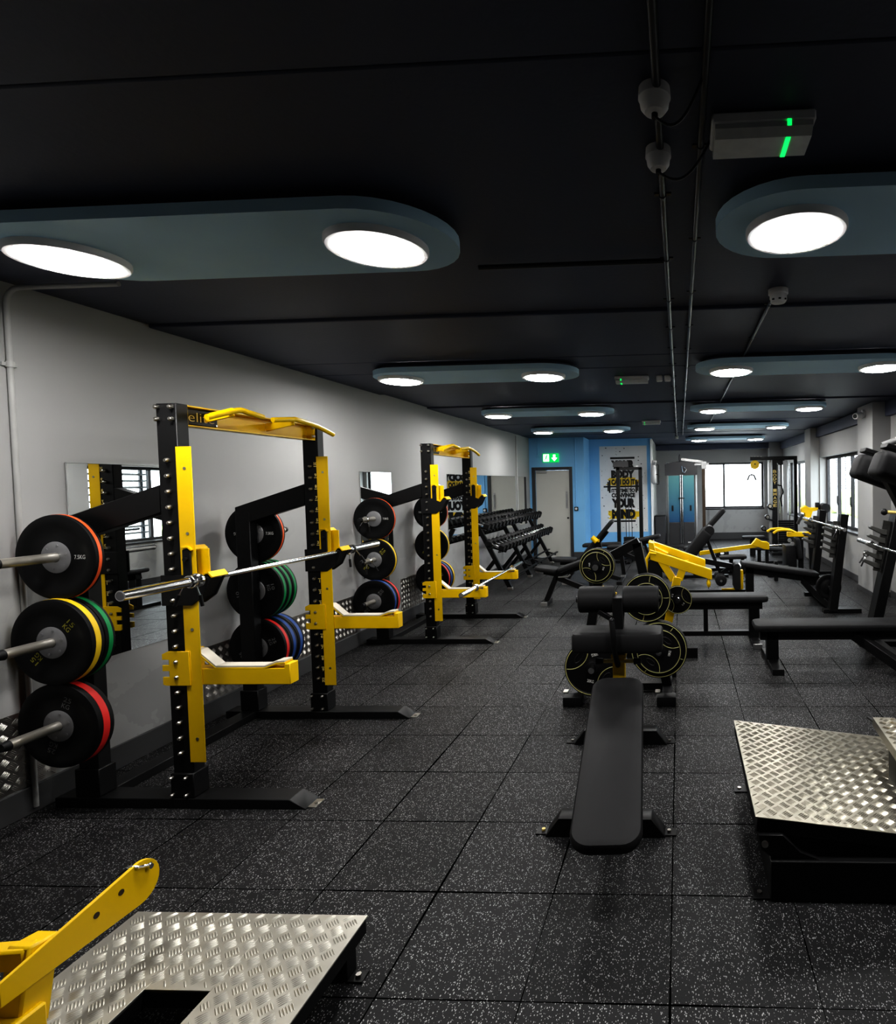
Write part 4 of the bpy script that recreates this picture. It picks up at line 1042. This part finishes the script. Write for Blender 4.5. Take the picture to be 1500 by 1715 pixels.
def dumbbell(loc, label, r=.072, group=None):
    R = thing('dumbbell', label, 'dumbbell', (0, 0, 0), group)
    MB().tube([(-.07, 0, 0), (-.035, 0, .0), (0, 0, 0), (.035, 0, 0), (.07, 0, 0)], .0165, 14).build('handle', 'chrome', R)
    for s_ in (-1, 1):
        mb = MB(); n = 6; ang = PI/6
        prof = [(.0, s_*.066), (r*.86, s_*.066), (r, s_*.078), (r, s_*.135), (r*.86, s_*.150), (.0, s_*.150)]
        rings = []
        for rr, a in prof[1:-1]: rings.append([mb.bm.verts.new((a, rr*math.cos(ang+2*PI*k/n), rr*math.sin(ang+2*PI*k/n))) for k in range(n)])
        for P, Q in zip(rings, rings[1:]):
            for k in range(n): mb.bm.faces.new((P[k], P[(k+1) % n], Q[(k+1) % n], Q[k]))
        mb.bm.faces.new(rings[0]); mb.bm.faces.new(rings[-1][::-1])
        h = mb.build('head', 'rubber', R)
        MB().cyl((s_*.149, 0, 0), (s_*.1515, 0, 0), r*.45, None, 18).build('end_badge', 'shade', h)
    R.location = loc; return R
d0 = None
for rk, (yc, word) in enumerate(((9.83, 'nearer'), (11.66, 'farther'))):
    for x, z, tier in ((-.165, .69, 'middle'), (-.405, 1.04, 'top')):
        for k in range(9):
            y = yc - .80 + k*.2
            lab = 'black rubber dumbbell lying on the %s tier of the %s wall rack' % (tier, word)
            loc = (-2.82 + x, y, z + .066); g = '%s tier dumbbells, %s rack' % (tier, word)
            if d0 is None: d0 = dumbbell(loc, lab, .072, g); d0.rotation_euler = (0, .32, 0); o = d0
            else: o = dup(d0, loc, lab, g)
            o.rotation_euler = (0, .32, 0)
dd = dup(d0, (.95, 13.1, .060), 'single black dumbbell lying on the far floor below the far window'); dd.rotation_euler = (0, 0, .4)
if 'group' in dd: del dd['group']
# ------------------------------------------------------------------ pulldown tower before the poster
Y = 12.6
T = thing('pulldown_tower', 'thin black pulldown tower with weight stack standing before the slogan poster', 'weight machine', (-1.15, Y, 0))
for x, h in ((-1.365, 2.13), (-.865, 2.06)): MB().bb(x-.04, x+.04, Y-.04, Y+.04, .05, h, .003).build('column', 'steel', T)
MB().bb(-1.40, -.83, Y-.04, Y+.04, 2.02, 2.08, .003).build('top_beam', 'steel', T)
MB().bb(-1.45, -.75, Y-.05, Y+.05, 0, .055, .003).bb(-1.18, -1.08, Y-.6, Y+.4, 0, .05, .003).build('base', 'steel', T)
P = [(-1.47, 2.09), (-1.12, 2.08), (-1.13, 2.20), (-1.19, 2.225), (-1.235, 2.21), (-1.29, 2.235), (-1.345, 2.21), (-1.40, 2.22), (-1.46, 2.19)]
MB().prism(P, Y-.06, Y-.052, 'xz', .002).build('top_plate', 'charcoal', T)
MB().bb(-.975, -.905, Y-.048, Y-.0405, 2.082, 2.11, .001).build('tag', 'white', T)
ws = MB()
for k in range(10): ws.bb(-1.26, -1.02, Y-.06, Y+.06, .07 + k*.046, .07 + k*.046 + .042, .004)
ws.build('weight_stack', 'softblack', T)
for x in (-1.205, -1.075): MB().cyl((x, Y, .06), (x, Y, 2.02), .007, None, 10).build('guide_rod', 'steel', T)
MB().cyl((-1.14, Y, .53), (-1.14, Y, 2.02), .006, None, 8).build('cable', 'softblack', T)
pad(MB(), (-2.05, Y-.75, .40), (-1.25, Y-.75, .42), .30, .07, .05).build('seat_pad', 'vinyl', T)
MB().bb(-1.75, -1.65, Y-.80, Y-.70, 0, .40, .003).bb(-1.95, -1.45, Y-.95, Y-.55, 0, .05, .003).bb(-1.70, -1.13, Y-.79, Y-.71, .05, .11, .003).build('seat_frame', 'steel', T)

# ------------------------------------------------------------------ blue shrouded cable tower
Y = 15.2
T = thing('cable_tower', 'tall grey cable tower with two blue tinted shrouds left of the far window', 'weight machine', (.04, Y, 0))
for x in (-.335, .425): MB().tube([(x, Y, .02), (x, Y, 2.10), (x*.9+.005, Y, 2.26)], .035, 12).build('side_post', 'silver', T)
MB().bb(-.40, .48, Y-.28, Y+.28, 0, .07, .01).build('base', 'charcoal', T)
for x0, x1 in ((-.29, .0), (.09, .38)):
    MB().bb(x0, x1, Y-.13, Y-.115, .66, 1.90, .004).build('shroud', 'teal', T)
    MB().bb(x0, x1, Y-.13, Y-.115, .07, .655, .004).build('lower_panel', 'charcoal', T)
    MB().bb((x0+x1)/2-.025+(-.05 if x0 < 0 else .05), (x0+x1)/2+.025+(-.05 if x0 < 0 else .05), Y-.135, Y-.1305, .96, 1.11, .004).build('pin_slot', 'softblack', T)
P = [(-.38, 1.91), (-.38, 2.20), (-.30, 2.235), (.045, 2.285), (.39, 2.235), (.47, 2.20), (.47, 1.91)]
MB().prism(P, Y-.14, Y-.10, 'xz', .005).build('header', 'charcoal', T)
MB().bb(-.02, .11, Y-.10, Y-.09, .08, 1.90, .003).build('centre_panel', 'charcoal', T)
for x in (.02, .07): MB().cyl((x, Y-.15, .10), (x, Y-.15, 1.92), .012, None, 12).build('guide_rod', 'chrome', T)
MB().bb(-.03, .12, Y-.17, Y-.135, 1.285, 1.315, .004).build('carriage', 'softblack', T)
MB().ball((.02, Y-.16, 2.36), .045, None, .7, .7, 2.4).build('swivel_top', 'charcoal', T)
MB().beam((.05, Y-.16, 2.33), (.62, Y-.13, 2.25), .06, .07).build('top_arm', 'silver', T)
MB().beam((.40, Y-.13, 2.18), (.78, Y-.13, 2.20), .06, .05).bb(.58, .72, Y-.17, Y-.09, 2.06, 2.26, .008).build('arm_head', 'silver', T)
MB().tube([(.07, Y-.2, 2.15), (.09, Y-.2, 2.0), (.14, Y-.2, 1.97), (.19, Y-.2, 2.06), (.12, Y-.2, 2.12)], .012, 8).build('handle', 'chrome', T)
MB().bb(.595, .675, Y-.17, Y-.09, .02, 2.06, .004).build('outer_post', 'brown', T)
for x in (.735, .765): MB().cyl((x, Y-.13, .05), (x, Y-.13, 2.15), .004, None, 6).build('cable', 'softblack', T)
MB().bb(.48, .80, Y-.30, Y+.10, 0, .05, .005).build('outer_base', 'charcoal', T)
MB().bb(.20, .30, Y-.136, Y-.1305, .11, .14, .001).build('badge', 'white', T)
o = thing('cabinet', 'plain black cabinet in the corner left of the blue cable tower', 'cabinet', (-.5, 14.95, 0))
MB().bb(-.66, -.38, 14.7, 15.2, .02, .86, .006).build('body', 'softblack', o); MB().bb(-.65, -.39, 14.685, 14.6995, .04, .84, .004).build('front', 'charcoal', o)
o = thing('wall_fan', 'white wall fan seen edge on at the right end of the blue wall', 'fan', (-.60, PY-.06, 1.66))
MB().lathe([(.001, -.675), (.20, -.675), (.235, -.64), (.235, -.60), (.20, -.565), (.001, -.56)], (0, PY-.30, 1.92), 'x', 32).build('shell', 'white', o)
mb = MB()
for r in (.235, .15): mb.tube([(-.50, PY-.30 + r*math.cos(2*PI*k/32), 1.92 + r*math.sin(2*PI*k/32)) for k in range(32)], .012, 6, None, True)
for k in range(8): mb.tube([(-.50, PY-.30, 1.92), (-.50, PY-.30 + .235*math.cos(k*PI/4), 1.92 + .235*math.sin(k*PI/4))], .006, 6)
for k in range(4): mb.tube([(-.56, PY-.30 + .235*math.cos(k*PI/2), 1.92 + .235*math.sin(k*PI/2)), (-.50, PY-.30 + .235*math.cos(k*PI/2), 1.92 + .235*math.sin(k*PI/2))], .008, 6)
mb.build('guard', 'softblack', o)
MB().tube([(-.61, PY-.30, 2.12), (-.61, PY-.16, 2.20), (-.62, PY-.03, 2.20)], .03, 10).bb(-.66, -.56, PY-.045, PY-.0005, 2.12, 2.28, .004).build('bracket', 'silver', o)

# ------------------------------------------------------------------ pulley tower on the right
Y = 13.4
T = thing('pulley_tower', 'tall black pulley tower with gold upright lettering right of the far window', 'weight machine', (2.2, Y, 0))
MB().bb(1.655, 2.74, Y-.045, Y+.045, 2.20, 2.285, .004).build('top_beam', 'steel', T)
mb = MB()
for k in range(4): mb.cyl((1.70+k*.07, Y, 2.285), (1.70+k*.07, Y, 2.30), .014, None, 8)
mb.build('beam_bolts', 'zinc', T)
p_ = MB().bb(2.16, 2.27, Y-.06, Y+.06, .03, 2.20, .004).build('front_post', 'steel', T)
for i, ch in enumerate('BODY IMAGE'):
    if ch == ' ': continue
    MB().add_mesh(fit_text(ch, .082, .070, .03), face_mtx((2.215, Y-.0612, 1.935 - i*.088), '-y')).build('letter', 'gold', p_)
MB().bb(2.66, 2.74, Y-.045, Y+.045, .03, 2.20, .004).build('rear_post', 'steel', T)
MB().prism([(2.27, 2.20), (2.45, 2.20), (2.45, 2.14), (2.41, 2.09), (2.36, 2.075), (2.31, 2.09), (2.27, 2.14)], Y-.03, Y+.03, 'xz', .003).build('pulley_plate', 'steel', T)
MB().bb(2.10, 2.76, Y-.30, Y+.30, 0, .06, .004).build('base', 'steel', T)
MB().bb(2.075, 2.145, Y-.02, Y+.05, .05, 2.15, .006).build('cable_column', 'silver', T)
MB().bb(2.41, 2.50, Y-.04, Y+.06, .06, 2.18, .005).build('stack_guard', 'silver', T)
for x in (2.33, 2.56): MB().cyl((x, Y, .06), (x, Y, 2.19), .014, None, 10).build('guide_rod', 'chrome', T)
mb = MB()
for k in range(14): mb.bb(2.285, 2.64, Y-.075, Y-.045, .07 + k*.052, .07 + k*.052 + .047, .003)
mb.build('weight_stack', 'softblack', T)
MB().cyl((1.765, Y-.03, 2.10), (1.765, Y+.03, 2.10), .102, None, 28).bb(1.725, 1.805, Y-.035, Y+.035, 2.13, 2.20, .003).build('pulley', 'yellow', T)
MB().cyl((1.765, Y-.035, 2.115), (1.765, Y+.035, 2.115), .018, None, 12).build('pulley_hub', 'softblack', T)
MB().cyl((1.685, Y, 1.87), (1.685, Y, 2.09), .010, None, 6).build('cable', 'softblack', T)
MB().tube([(1.59, Y, 1.74), (1.635, Y, 1.85), (1.69, Y, 1.87), (1.745, Y, 1.85), (1.79, Y, 1.74)], .019, 8).build('v_handle', 'softblack', T)
for z, x in ((1.13, 2.08), (.88, 2.02), (.62, 1.93)):
    q = MB().beam((x-.02, Y-.10, z-.04), (2.2, Y-.06, z-.10), .04, .04).build('roller_arm', 'steel', T)
    roller(MB(), (x, Y-.12, z), 'y', .16, .055, 20).build('roller', 'softblack', q)
    MB().cyl((x, Y-.2005, z), (x, Y-.206, z), .036, None, 16).build('end_disc', 'chrome', q)
pad(MB(), (1.42, Y-.25, .395), (1.95, Y-.25, .40), .26, .06, .05).build('seat_pad', 'vinyl', T)
MB().beam((1.70, Y-.25, .36), (2.1, Y-.18, .10), .06, .06).bb(1.60, 1.72, Y-.30, Y-.20, .0, .392, .003).build('seat_frame', 'steel', T)
MB().tube([(2.27, Y-.08, 1.62), (2.36, Y-.10, 1.60), (2.40, Y-.1, 1.45), (2.33, Y-.1, 1.30), (2.37, Y-.1, 1.12)], .016, 8).build('hanging_strap', 'softblack', T)

# ------------------------------------------------------------------ leg extension bench
Y = 8.75
T = thing('leg_bench', 'black leg curl bench with raised backrest, foam rollers and yellow bracket', 'bench', (.5, Y, 0))
pad(MB(), (.18, Y, .53), (.50, Y, .93), .34, .17, .07).build('backrest', 'vinyl', T)
MB().cyl((.44, Y-.16, .98), (.44, Y+.16, .98), .075, None, 24).build('headrest', 'vinyl', T)
MB().beam((.40, Y, .86), (.66, Y, .16), .045, .05, .003, (0, 1, 0)).build('rear_prop', 'steel', T)
MB().beam((.15, Y, .55), (.78, Y, .42), .08, .08).build('seat_beam', 'steel', T)
MB().beam((.60, Y, .30), (.80, Y, .42), .05, .06).build('brace', 'steel', T)
MB().bb(-.25, 1.05, Y-.04, Y+.04, 0, .06, .003).bb(-.2, -.12, Y-.3, Y+.3, 0, .05, .003).build('base', 'steel', T)
MB().beam((-.15, Y, .05), (.15, Y, .56), .06, .06, .003, (0, 1, 0)).build('front_post', 'steel', T)
for yy, x, z in ((Y-.13, .60, .235), (Y+.13, .60, .235)):
    q = MB(); roller(q, (x, yy, z), 'y', .22, .085, 24); q.build('foam_roller', 'vinyl', T)
MB().cyl((.60, Y-.26, .235), (.60, Y+.26, .235), .02, None, 12).build('roller_bar', 'chrome', T)
MB().prism(rounded(.80, .90, .07, .47, .045), Y-.14, Y+.14, 'xz', .008).build('shin_pad', 'vinyl', T)
MB().bb(.901, .945, Y-.10, Y-.02, .08, .37, .004).bb(.62, .93, Y-.06, Y-.02, .062, .085, .002).build('yellow_bracket', 'yellow', T)
MB().beam((.80, Y, .42), (.88, Y, .10), .05, .05, .003, (0, 1, 0)).build('shin_post', 'steel', T)
MB().cyl((.945, Y-.06, .20), (1.0, Y-.06, .20), .024, None, 12).build('pivot', 'chrome', T)
Y = 10.2
T = thing('incline_bench', 'black incline bench with steep backrest in front of the far window', 'bench', (.6, Y, 0))
pad(MB(), (.42, Y, .76), (.82, Y, 1.20), .28, .08, .05).build('backrest', 'vinyl', T)
pad(MB(), (.05, Y, .50), (.40, Y, .50), .30, .07, .05).build('seat', 'vinyl', T)
MB().beam((.46, Y, .74), (.70, Y, .05), .06, .06, .003, (0, 1, 0)).beam((.2, Y, .49), (.25, Y, .05), .06, .06, .003, (0, 1, 0)).bb(.0, .85, Y-.04, Y+.04, 0, .055, .003).build('frame', 'steel', T)

# ------------------------------------------------------------------ yellow lever row in the distance
Y = 11.0
T = thing('lever_row', 'low row machine with one long yellow lever and chrome peg before the far window', 'weight machine', (1.0, Y, 0))
MB().beam((.36, Y, .34), (1.62, Y, .50), .07, .075).build('lever', 'yellow', T)
MB().prism([(1.36, .50), (1.46, .62), (1.50, .60), (1.56, .56), (1.66, .55), (1.70, .52), (1.70, .40), (1.60, .41)], Y-.06, Y+.06, 'xz', .004).build('lever_head', 'yellow', T)
MB().cyl((1.70, Y, .465), (2.05, Y, .485), .022, None, 14).build('plate_peg', 'chrome', T)
MB().bb(1.63, 1.69, Y-.04, Y+.04, .03, .42, .003).bb(.3, 1.9, Y-.05, Y+.05, 0, .055, .003).bb(1.0, 1.75, Y-.35, Y-.27, .06, .10, .003).build('frame', 'steel', T)
MB().bb(1.15, 1.75, Y-.42, Y+.42, .055, .08, .003).build('foot_plate', 'zinc', T)
pad(MB(), (.72, Y-.4, .275), (1.22, Y-.4, .29), .28, .065, .05).build('chest_pad', 'vinyl', T)
MB().bb(.90, .97, Y-.44, Y-.36, .02, .28, .003).bb(1.12, 1.18, Y-.44, Y-.36, .02, .285, .003).bb(.7, 1.7, Y-.44, Y-.36, 0, .05, .003).build('pad_frame', 'steel', T)
Y = 11.9
T = thing('low_bench', 'low flat black bench beyond the yellow lever row machine', 'bench', (1.9, Y, 0))
pad(MB(), (1.45, Y, .30), (2.35, Y, .24), .28, .065, .05).build('pad', 'vinyl', T)
MB().bb(1.60, 1.67, Y-.04, Y+.04, .03, .29, .003).bb(2.12, 2.19, Y-.04, Y+.04, .03, .25, .003).bb(1.55, 2.25, Y-.04, Y+.04, 0, .05, .003).build('frame', 'steel', T)

# ------------------------------------------------------------------ two yellow armed machines by the windows
Y = 10.2
T = thing('seated_press', 'dark seated press with low yellow arms and handles beyond the second press bench', 'weight machine', (2.0, Y, 0))
MB().bb(1.90, 2.28, Y-.05, Y+.05, .72, .80, .005).prism([(2.15, .72), (2.42, .70), (2.28, .80)], Y-.05, Y+.05, 'xz').build('yellow_arm', 'yellow', T)
for k, dy in enumerate((-.16, .16)):
    MB().tube([(1.63 - k*.06, Y+dy, .80), (1.70 - k*.06, Y+dy, .845), (1.80, Y+dy, .855), (1.95, Y+dy*.5, .84), (2.05, Y, .79)], .022, 10).build('yellow_handle', 'yellow', T)
MB().bb(1.87, 2.06, Y-.05, Y+.35, .05, .56, .02, None, 2).build('weight_housing', 'softblack', T)
pad(MB(), (2.08, Y, .30), (2.02, Y, .70), .26, .08, .05, (1, 0, 0)).build('back_pad', 'vinyl', T)
MB().beam((2.14, Y, .04), (2.14, Y, .74), .08, .08, .003, (0, 1, 0)).bb(1.55, 2.35, Y-.05, Y+.05, 0, .05, .003).build('frame', 'steel', T)
MB().bb(1.62, 1.85, Y-.42, Y-.36, .18, .26, .004).bb(1.60, 1.66, Y-.44, Y-.34, .0, .34, .004).build('foot_rest', 'steel', T)
for x, z in ((1.93, .66), (1.98, .60)): MB().cyl((x, Y-.06, z), (x, Y-.08, z), .035, None, 14).build('pulley_disc', 'silver', T)
Y = 10.45
T = thing('arm_machine', 'machine with a yellow pivot head and black round pad in front of the right window', 'weight machine', (2.4, Y, 0))
MB().prism([(2.20, 1.22), (2.28, 1.26), (2.34, 1.22), (2.50, 1.22), (2.50, 1.17), (2.40, 1.15), (2.36, 1.02), (2.28, 1.02), (2.26, 1.12), (2.20, 1.14)], Y-.06, Y+.06, 'xz', .004).build('pivot_head', 'yellow', T)
MB().cyl((2.62, Y-.12, 1.21), (2.62, Y+.12, 1.21), .085, None, 24).build('round_pad', 'vinyl', T)
MB().beam((2.36, Y, 1.02), (2.40, Y, .05), .09, .09, .003, (0, 1, 0)).bb(2.1, 2.75, Y-.05, Y+.05, 0, .055, .003).build('post', 'steel', T)
MB().bb(2.48, 2.60, Y-.03, Y+.03, 1.17, 1.25, .004).bb(2.46, 2.54, Y-.04, Y+.04, 1.22, 1.31, .01).build('adjuster', 'softblack', T)
MB().tube([(2.22, Y-.06, 1.08), (2.15, Y-.1, 1.0), (2.12, Y-.1, .93)], .03, 10).build('grip', 'softblack', T)

# ------------------------------------------------------------------ hack squat at the right edge
T = thing('hack_squat', 'large black squat machine with a tilted tread plate footboard at the right edge', 'weight machine', (.85, 2.75, 0))
zt = lambda x: .335 - (x-.29)*.115
ft = MB(); ft.beam((.29, 2.795, zt(.29)), (1.30, 2.795, zt(1.30)), .955, .006, .001, (0, 0, 1)); tread_bars(ft, .29, 1.30, 2.32, 3.27, lambda u, v, h: (u, v, zt(u) + .0032 + h), .047, lambda u, v: 1.0 < u < 1.085 and 2.69 < v < 2.81); ft.build('footboard', 'treadhack', T, False)
mb = MB(); mb.beam((.296, 2.795, zt(.296)-.034), (1.30, 2.795, zt(1.30)-.034), .945, .06, .003); mb.build('footboard_frame', 'steel', T)
MB().bb(.345, 1.45, 2.285, 3.22, .0, .17, .004).build('base_box', 'steel', T)
MB().prism([(.30, .27), (.40, .27), (.47, .20), (.55, .17), (.36, .17), (.31, .21)], 2.30, 2.33, 'xz', .002).build('side_gusset', 'steel', T)
MB().cyl((.325, 2.2995, .235), (.325, 2.292, .235), .014, None, 14).build('pivot_bolt', 'zinc', T)
for y in (2.33, 3.14):
    q = MB().bb(.275, .345, y-.035, y+.035, 0, .007, .001).build('floor_tab', 'steel', T); MB().cyl((.305, y, .007), (.305, y, .013), .011, None, 6).build('bolt', 'zinc', q)
hb = MB().beam((1.06, 3.02, .435), (1.02, 2.25, .435), .115, .05, .002); tread_bars(hb, -.055, .055, 2.26, 3.01, lambda u, v, h: (1.04 + u + (v-2.635)*.0519, v, .46 + h), .04); hb.build('heel_bar', 'treadhack', T, False)
MB().bb(1.005, 1.08, 2.70, 2.80, .20, .415, .003).build('heel_bar_post', 'steel', T)
MB().cyl((1.02, 3.015, .43), (1.00, 3.09, .43), .008, None, 10).build('pin', 'softblack', T)
MB().beam((1.135, 3.04, .34), (1.42, 3.02, .62), .10, .10).build('yellow_link', 'yellow', T)
for y in (2.45, 3.10): MB().beam((1.25, y, .10), (2.05, y, 2.05), .075, .09, .003, (0, 1, 0)).build('rail', 'steel', T)
MB().beam((2.05, 2.42, 2.03), (2.05, 3.13, 2.03), .08, .08).build('top_cross', 'steel', T)
MB().bb(1.45, 2.2, 2.40, 3.15, 0, .08, .004).build('rear_base', 'steel', T)
pad(MB(), (1.22, 2.78, 1.66), (1.55, 2.78, .95), .30, .08, .06, (-1, 0, .4)).build('back_pad', 'vinyl', T)
MB().beam((1.28, 2.78, 1.70), (1.72, 2.78, 1.30), .34, .06).build('carriage', 'steel', T)
for y, dx in ((2.62, 0), (2.98, .02)):
    a, b = V((.885 + dx, y, 1.80)), V((1.235 + dx, y, 1.665))
    d = b - a
    mb = MB(); mb.beam(a, b, .155, .125, .032, (0, 0, 1), None, 0, 3); mb.build('shoulder_pad', 'vinyl', T)
    MB().beam(a + V((.04, 0, .075)), b + V((.05, 0, .085)), .09, .022).build('pad_plate', 'steel', T)
    q = MB()
    for k in (.25, .75): q.cyl(a + d*k + V((.05, 0, .085)), a + d*k + V((.055, 0, .10)), .011, None, 10)
    q.build('pad_bolts', 'zinc', T)
MB().prism([(.93, 1.745), (1.45, 1.78), (1.45, 1.28), (1.09, 1.48), (1.035, 1.59), (.975, 1.71)], 2.72, 2.79, 'xz', .004).build('pad_arm', 'steel', T)
MB().tube([(.98, 2.80, 1.885), (1.10, 2.80, 1.925), (1.40, 2.80, 1.98), (1.7, 2.80, 1.85)], .016, 10).build('shoulder_bar', 'silver', T)

# ------------------------------------------------------------------ belt squat at the lower left
T = thing('belt_squat', 'low squat platform of tread plate with a flat yellow lever arm at the lower left', 'weight machine', (-1.7, 1.5, 0))
zp = .172
mb = MB()
x0, x1, y0, y1, hx0, hx1, hy = -2.035, -1.16, .55, 1.962, -1.70, -1.485, 1.645
tread_bars(mb, x0, x1, y0, y1, lambda u, v, h: (u, v, zp + h), .047, lambda u, v: hx0-.004 < u < hx1+.004 and v < hy+.004)
mb.bb(x0, hx0, y0, y1, zp-.006, zp, .0008).bb(hx1, x1, y0, y1, zp-.006, zp, .0008).bb(hx0, hx1, hy, y1, zp-.006, zp, .0008).build('tread_deck', 'tread', T, False)
mb = MB()
for a, b in ((x0+.01, x0+.06), (x1-.06, x1-.004)): mb.bb(a, b, y0, y1-.005, zp-.062, zp-.0065, .003)
mb.bb(x0+.06, x1-.06, y1-.055, y1-.005, zp-.062, zp-.0065, .003).bb(hx0-.05, hx0, y0, hy, zp-.062, zp-.0065, .003).bb(hx1, hx1+.05, y0, hy, zp-.062, zp-.0065, .003).bb(hx0-.05, hx1+.05, hy, hy+.05, zp-.062, zp-.0065, .003).build('deck_frame', 'steel', T)
for x in (x0+.06, x1-.06):
    MB().bb(x-.03, x+.03, y1-.09, y1-.03, 0, zp-.0625, .003).build('leg', 'steel', T)
    q = MB().bb(x+.031, x+.085, y1-.095, y1-.045, 0, .007, .001).build('floor_tab', 'steel', T); MB().cyl((x+.06, y1-.07, .007), (x+.06, y1-.07, .015), .010, None, 6).build('bolt', 'zinc', q)
    MB().bb(x-.03, x+.03, y0+.05, y0+.11, 0, zp-.0625, .003).build('leg', 'steel', T)
# flat lever with a rounded end
P = [(1.02, .288), (1.80, .318)] + [(1.80 + .045*math.cos(a), .361 + .045*math.sin(a)) for a in [(-PI/2) + PI*k/12 for k in range(13)]] + [(1.02, .432)]
P = [(1.40, .340)] + [(1.80 + .073*math.cos(a), .398 + .073*math.sin(a)) for a in [(-PI/2) + PI*k/12 for k in range(13)]] + [(1.40, .405)]
AX = -1.86
lev = MB().prism(P, AX-.006, AX+.006, 'yz', .0012).build('lever_arm', 'yellow', T)
for y, z in ((1.735, .415), (1.655, .400)): MB().cyl((AX+.0055, y, z), (AX+.0075, y, z), .0095, None, 14).build('hole', 'brown', lev)
MB().tube([(AX+.012, 1.835, .445), (AX+.022, 1.815, .452), (AX+.012, 1.79, .462), (AX-.012, 1.78, .468), (AX-.024, 1.80, .462)], .0048, 8).cyl((AX-.02, 1.83, .438), (AX+.02, 1.83, .438), .0085, None, 12).build('carabiner', 'chrome', lev)
MB().beam((AX-.043, 1.525, .432), (AX-.043, 1.482, .20), .072, .085, .006, (0, 1, 0)).build('post', 'yellow', T)
MB().beam((AX-.05, 1.51, .222), (AX-.09, .90, .222), .12, .085, .006).build('lower_tube', 'yellow', T)
MB().beam((AX-.02, 1.50, .405), (AX-.46, 1.45, .40), .05, .06, .006).build('side_tube', 'yellow', T)
MB().bb(AX-.155, AX-.02, .7, 1.0, .173, .19, .003).build('pivot_block', 'yellow', T)
MB().bb(-2.6, -1.85, .72, .88, 0, .16, .006).build('pivot_base', 'steel', T)
SC.view_settings.exposure = .70
try: SC.view_settings.look = 'High Contrast'
except Exception: pass
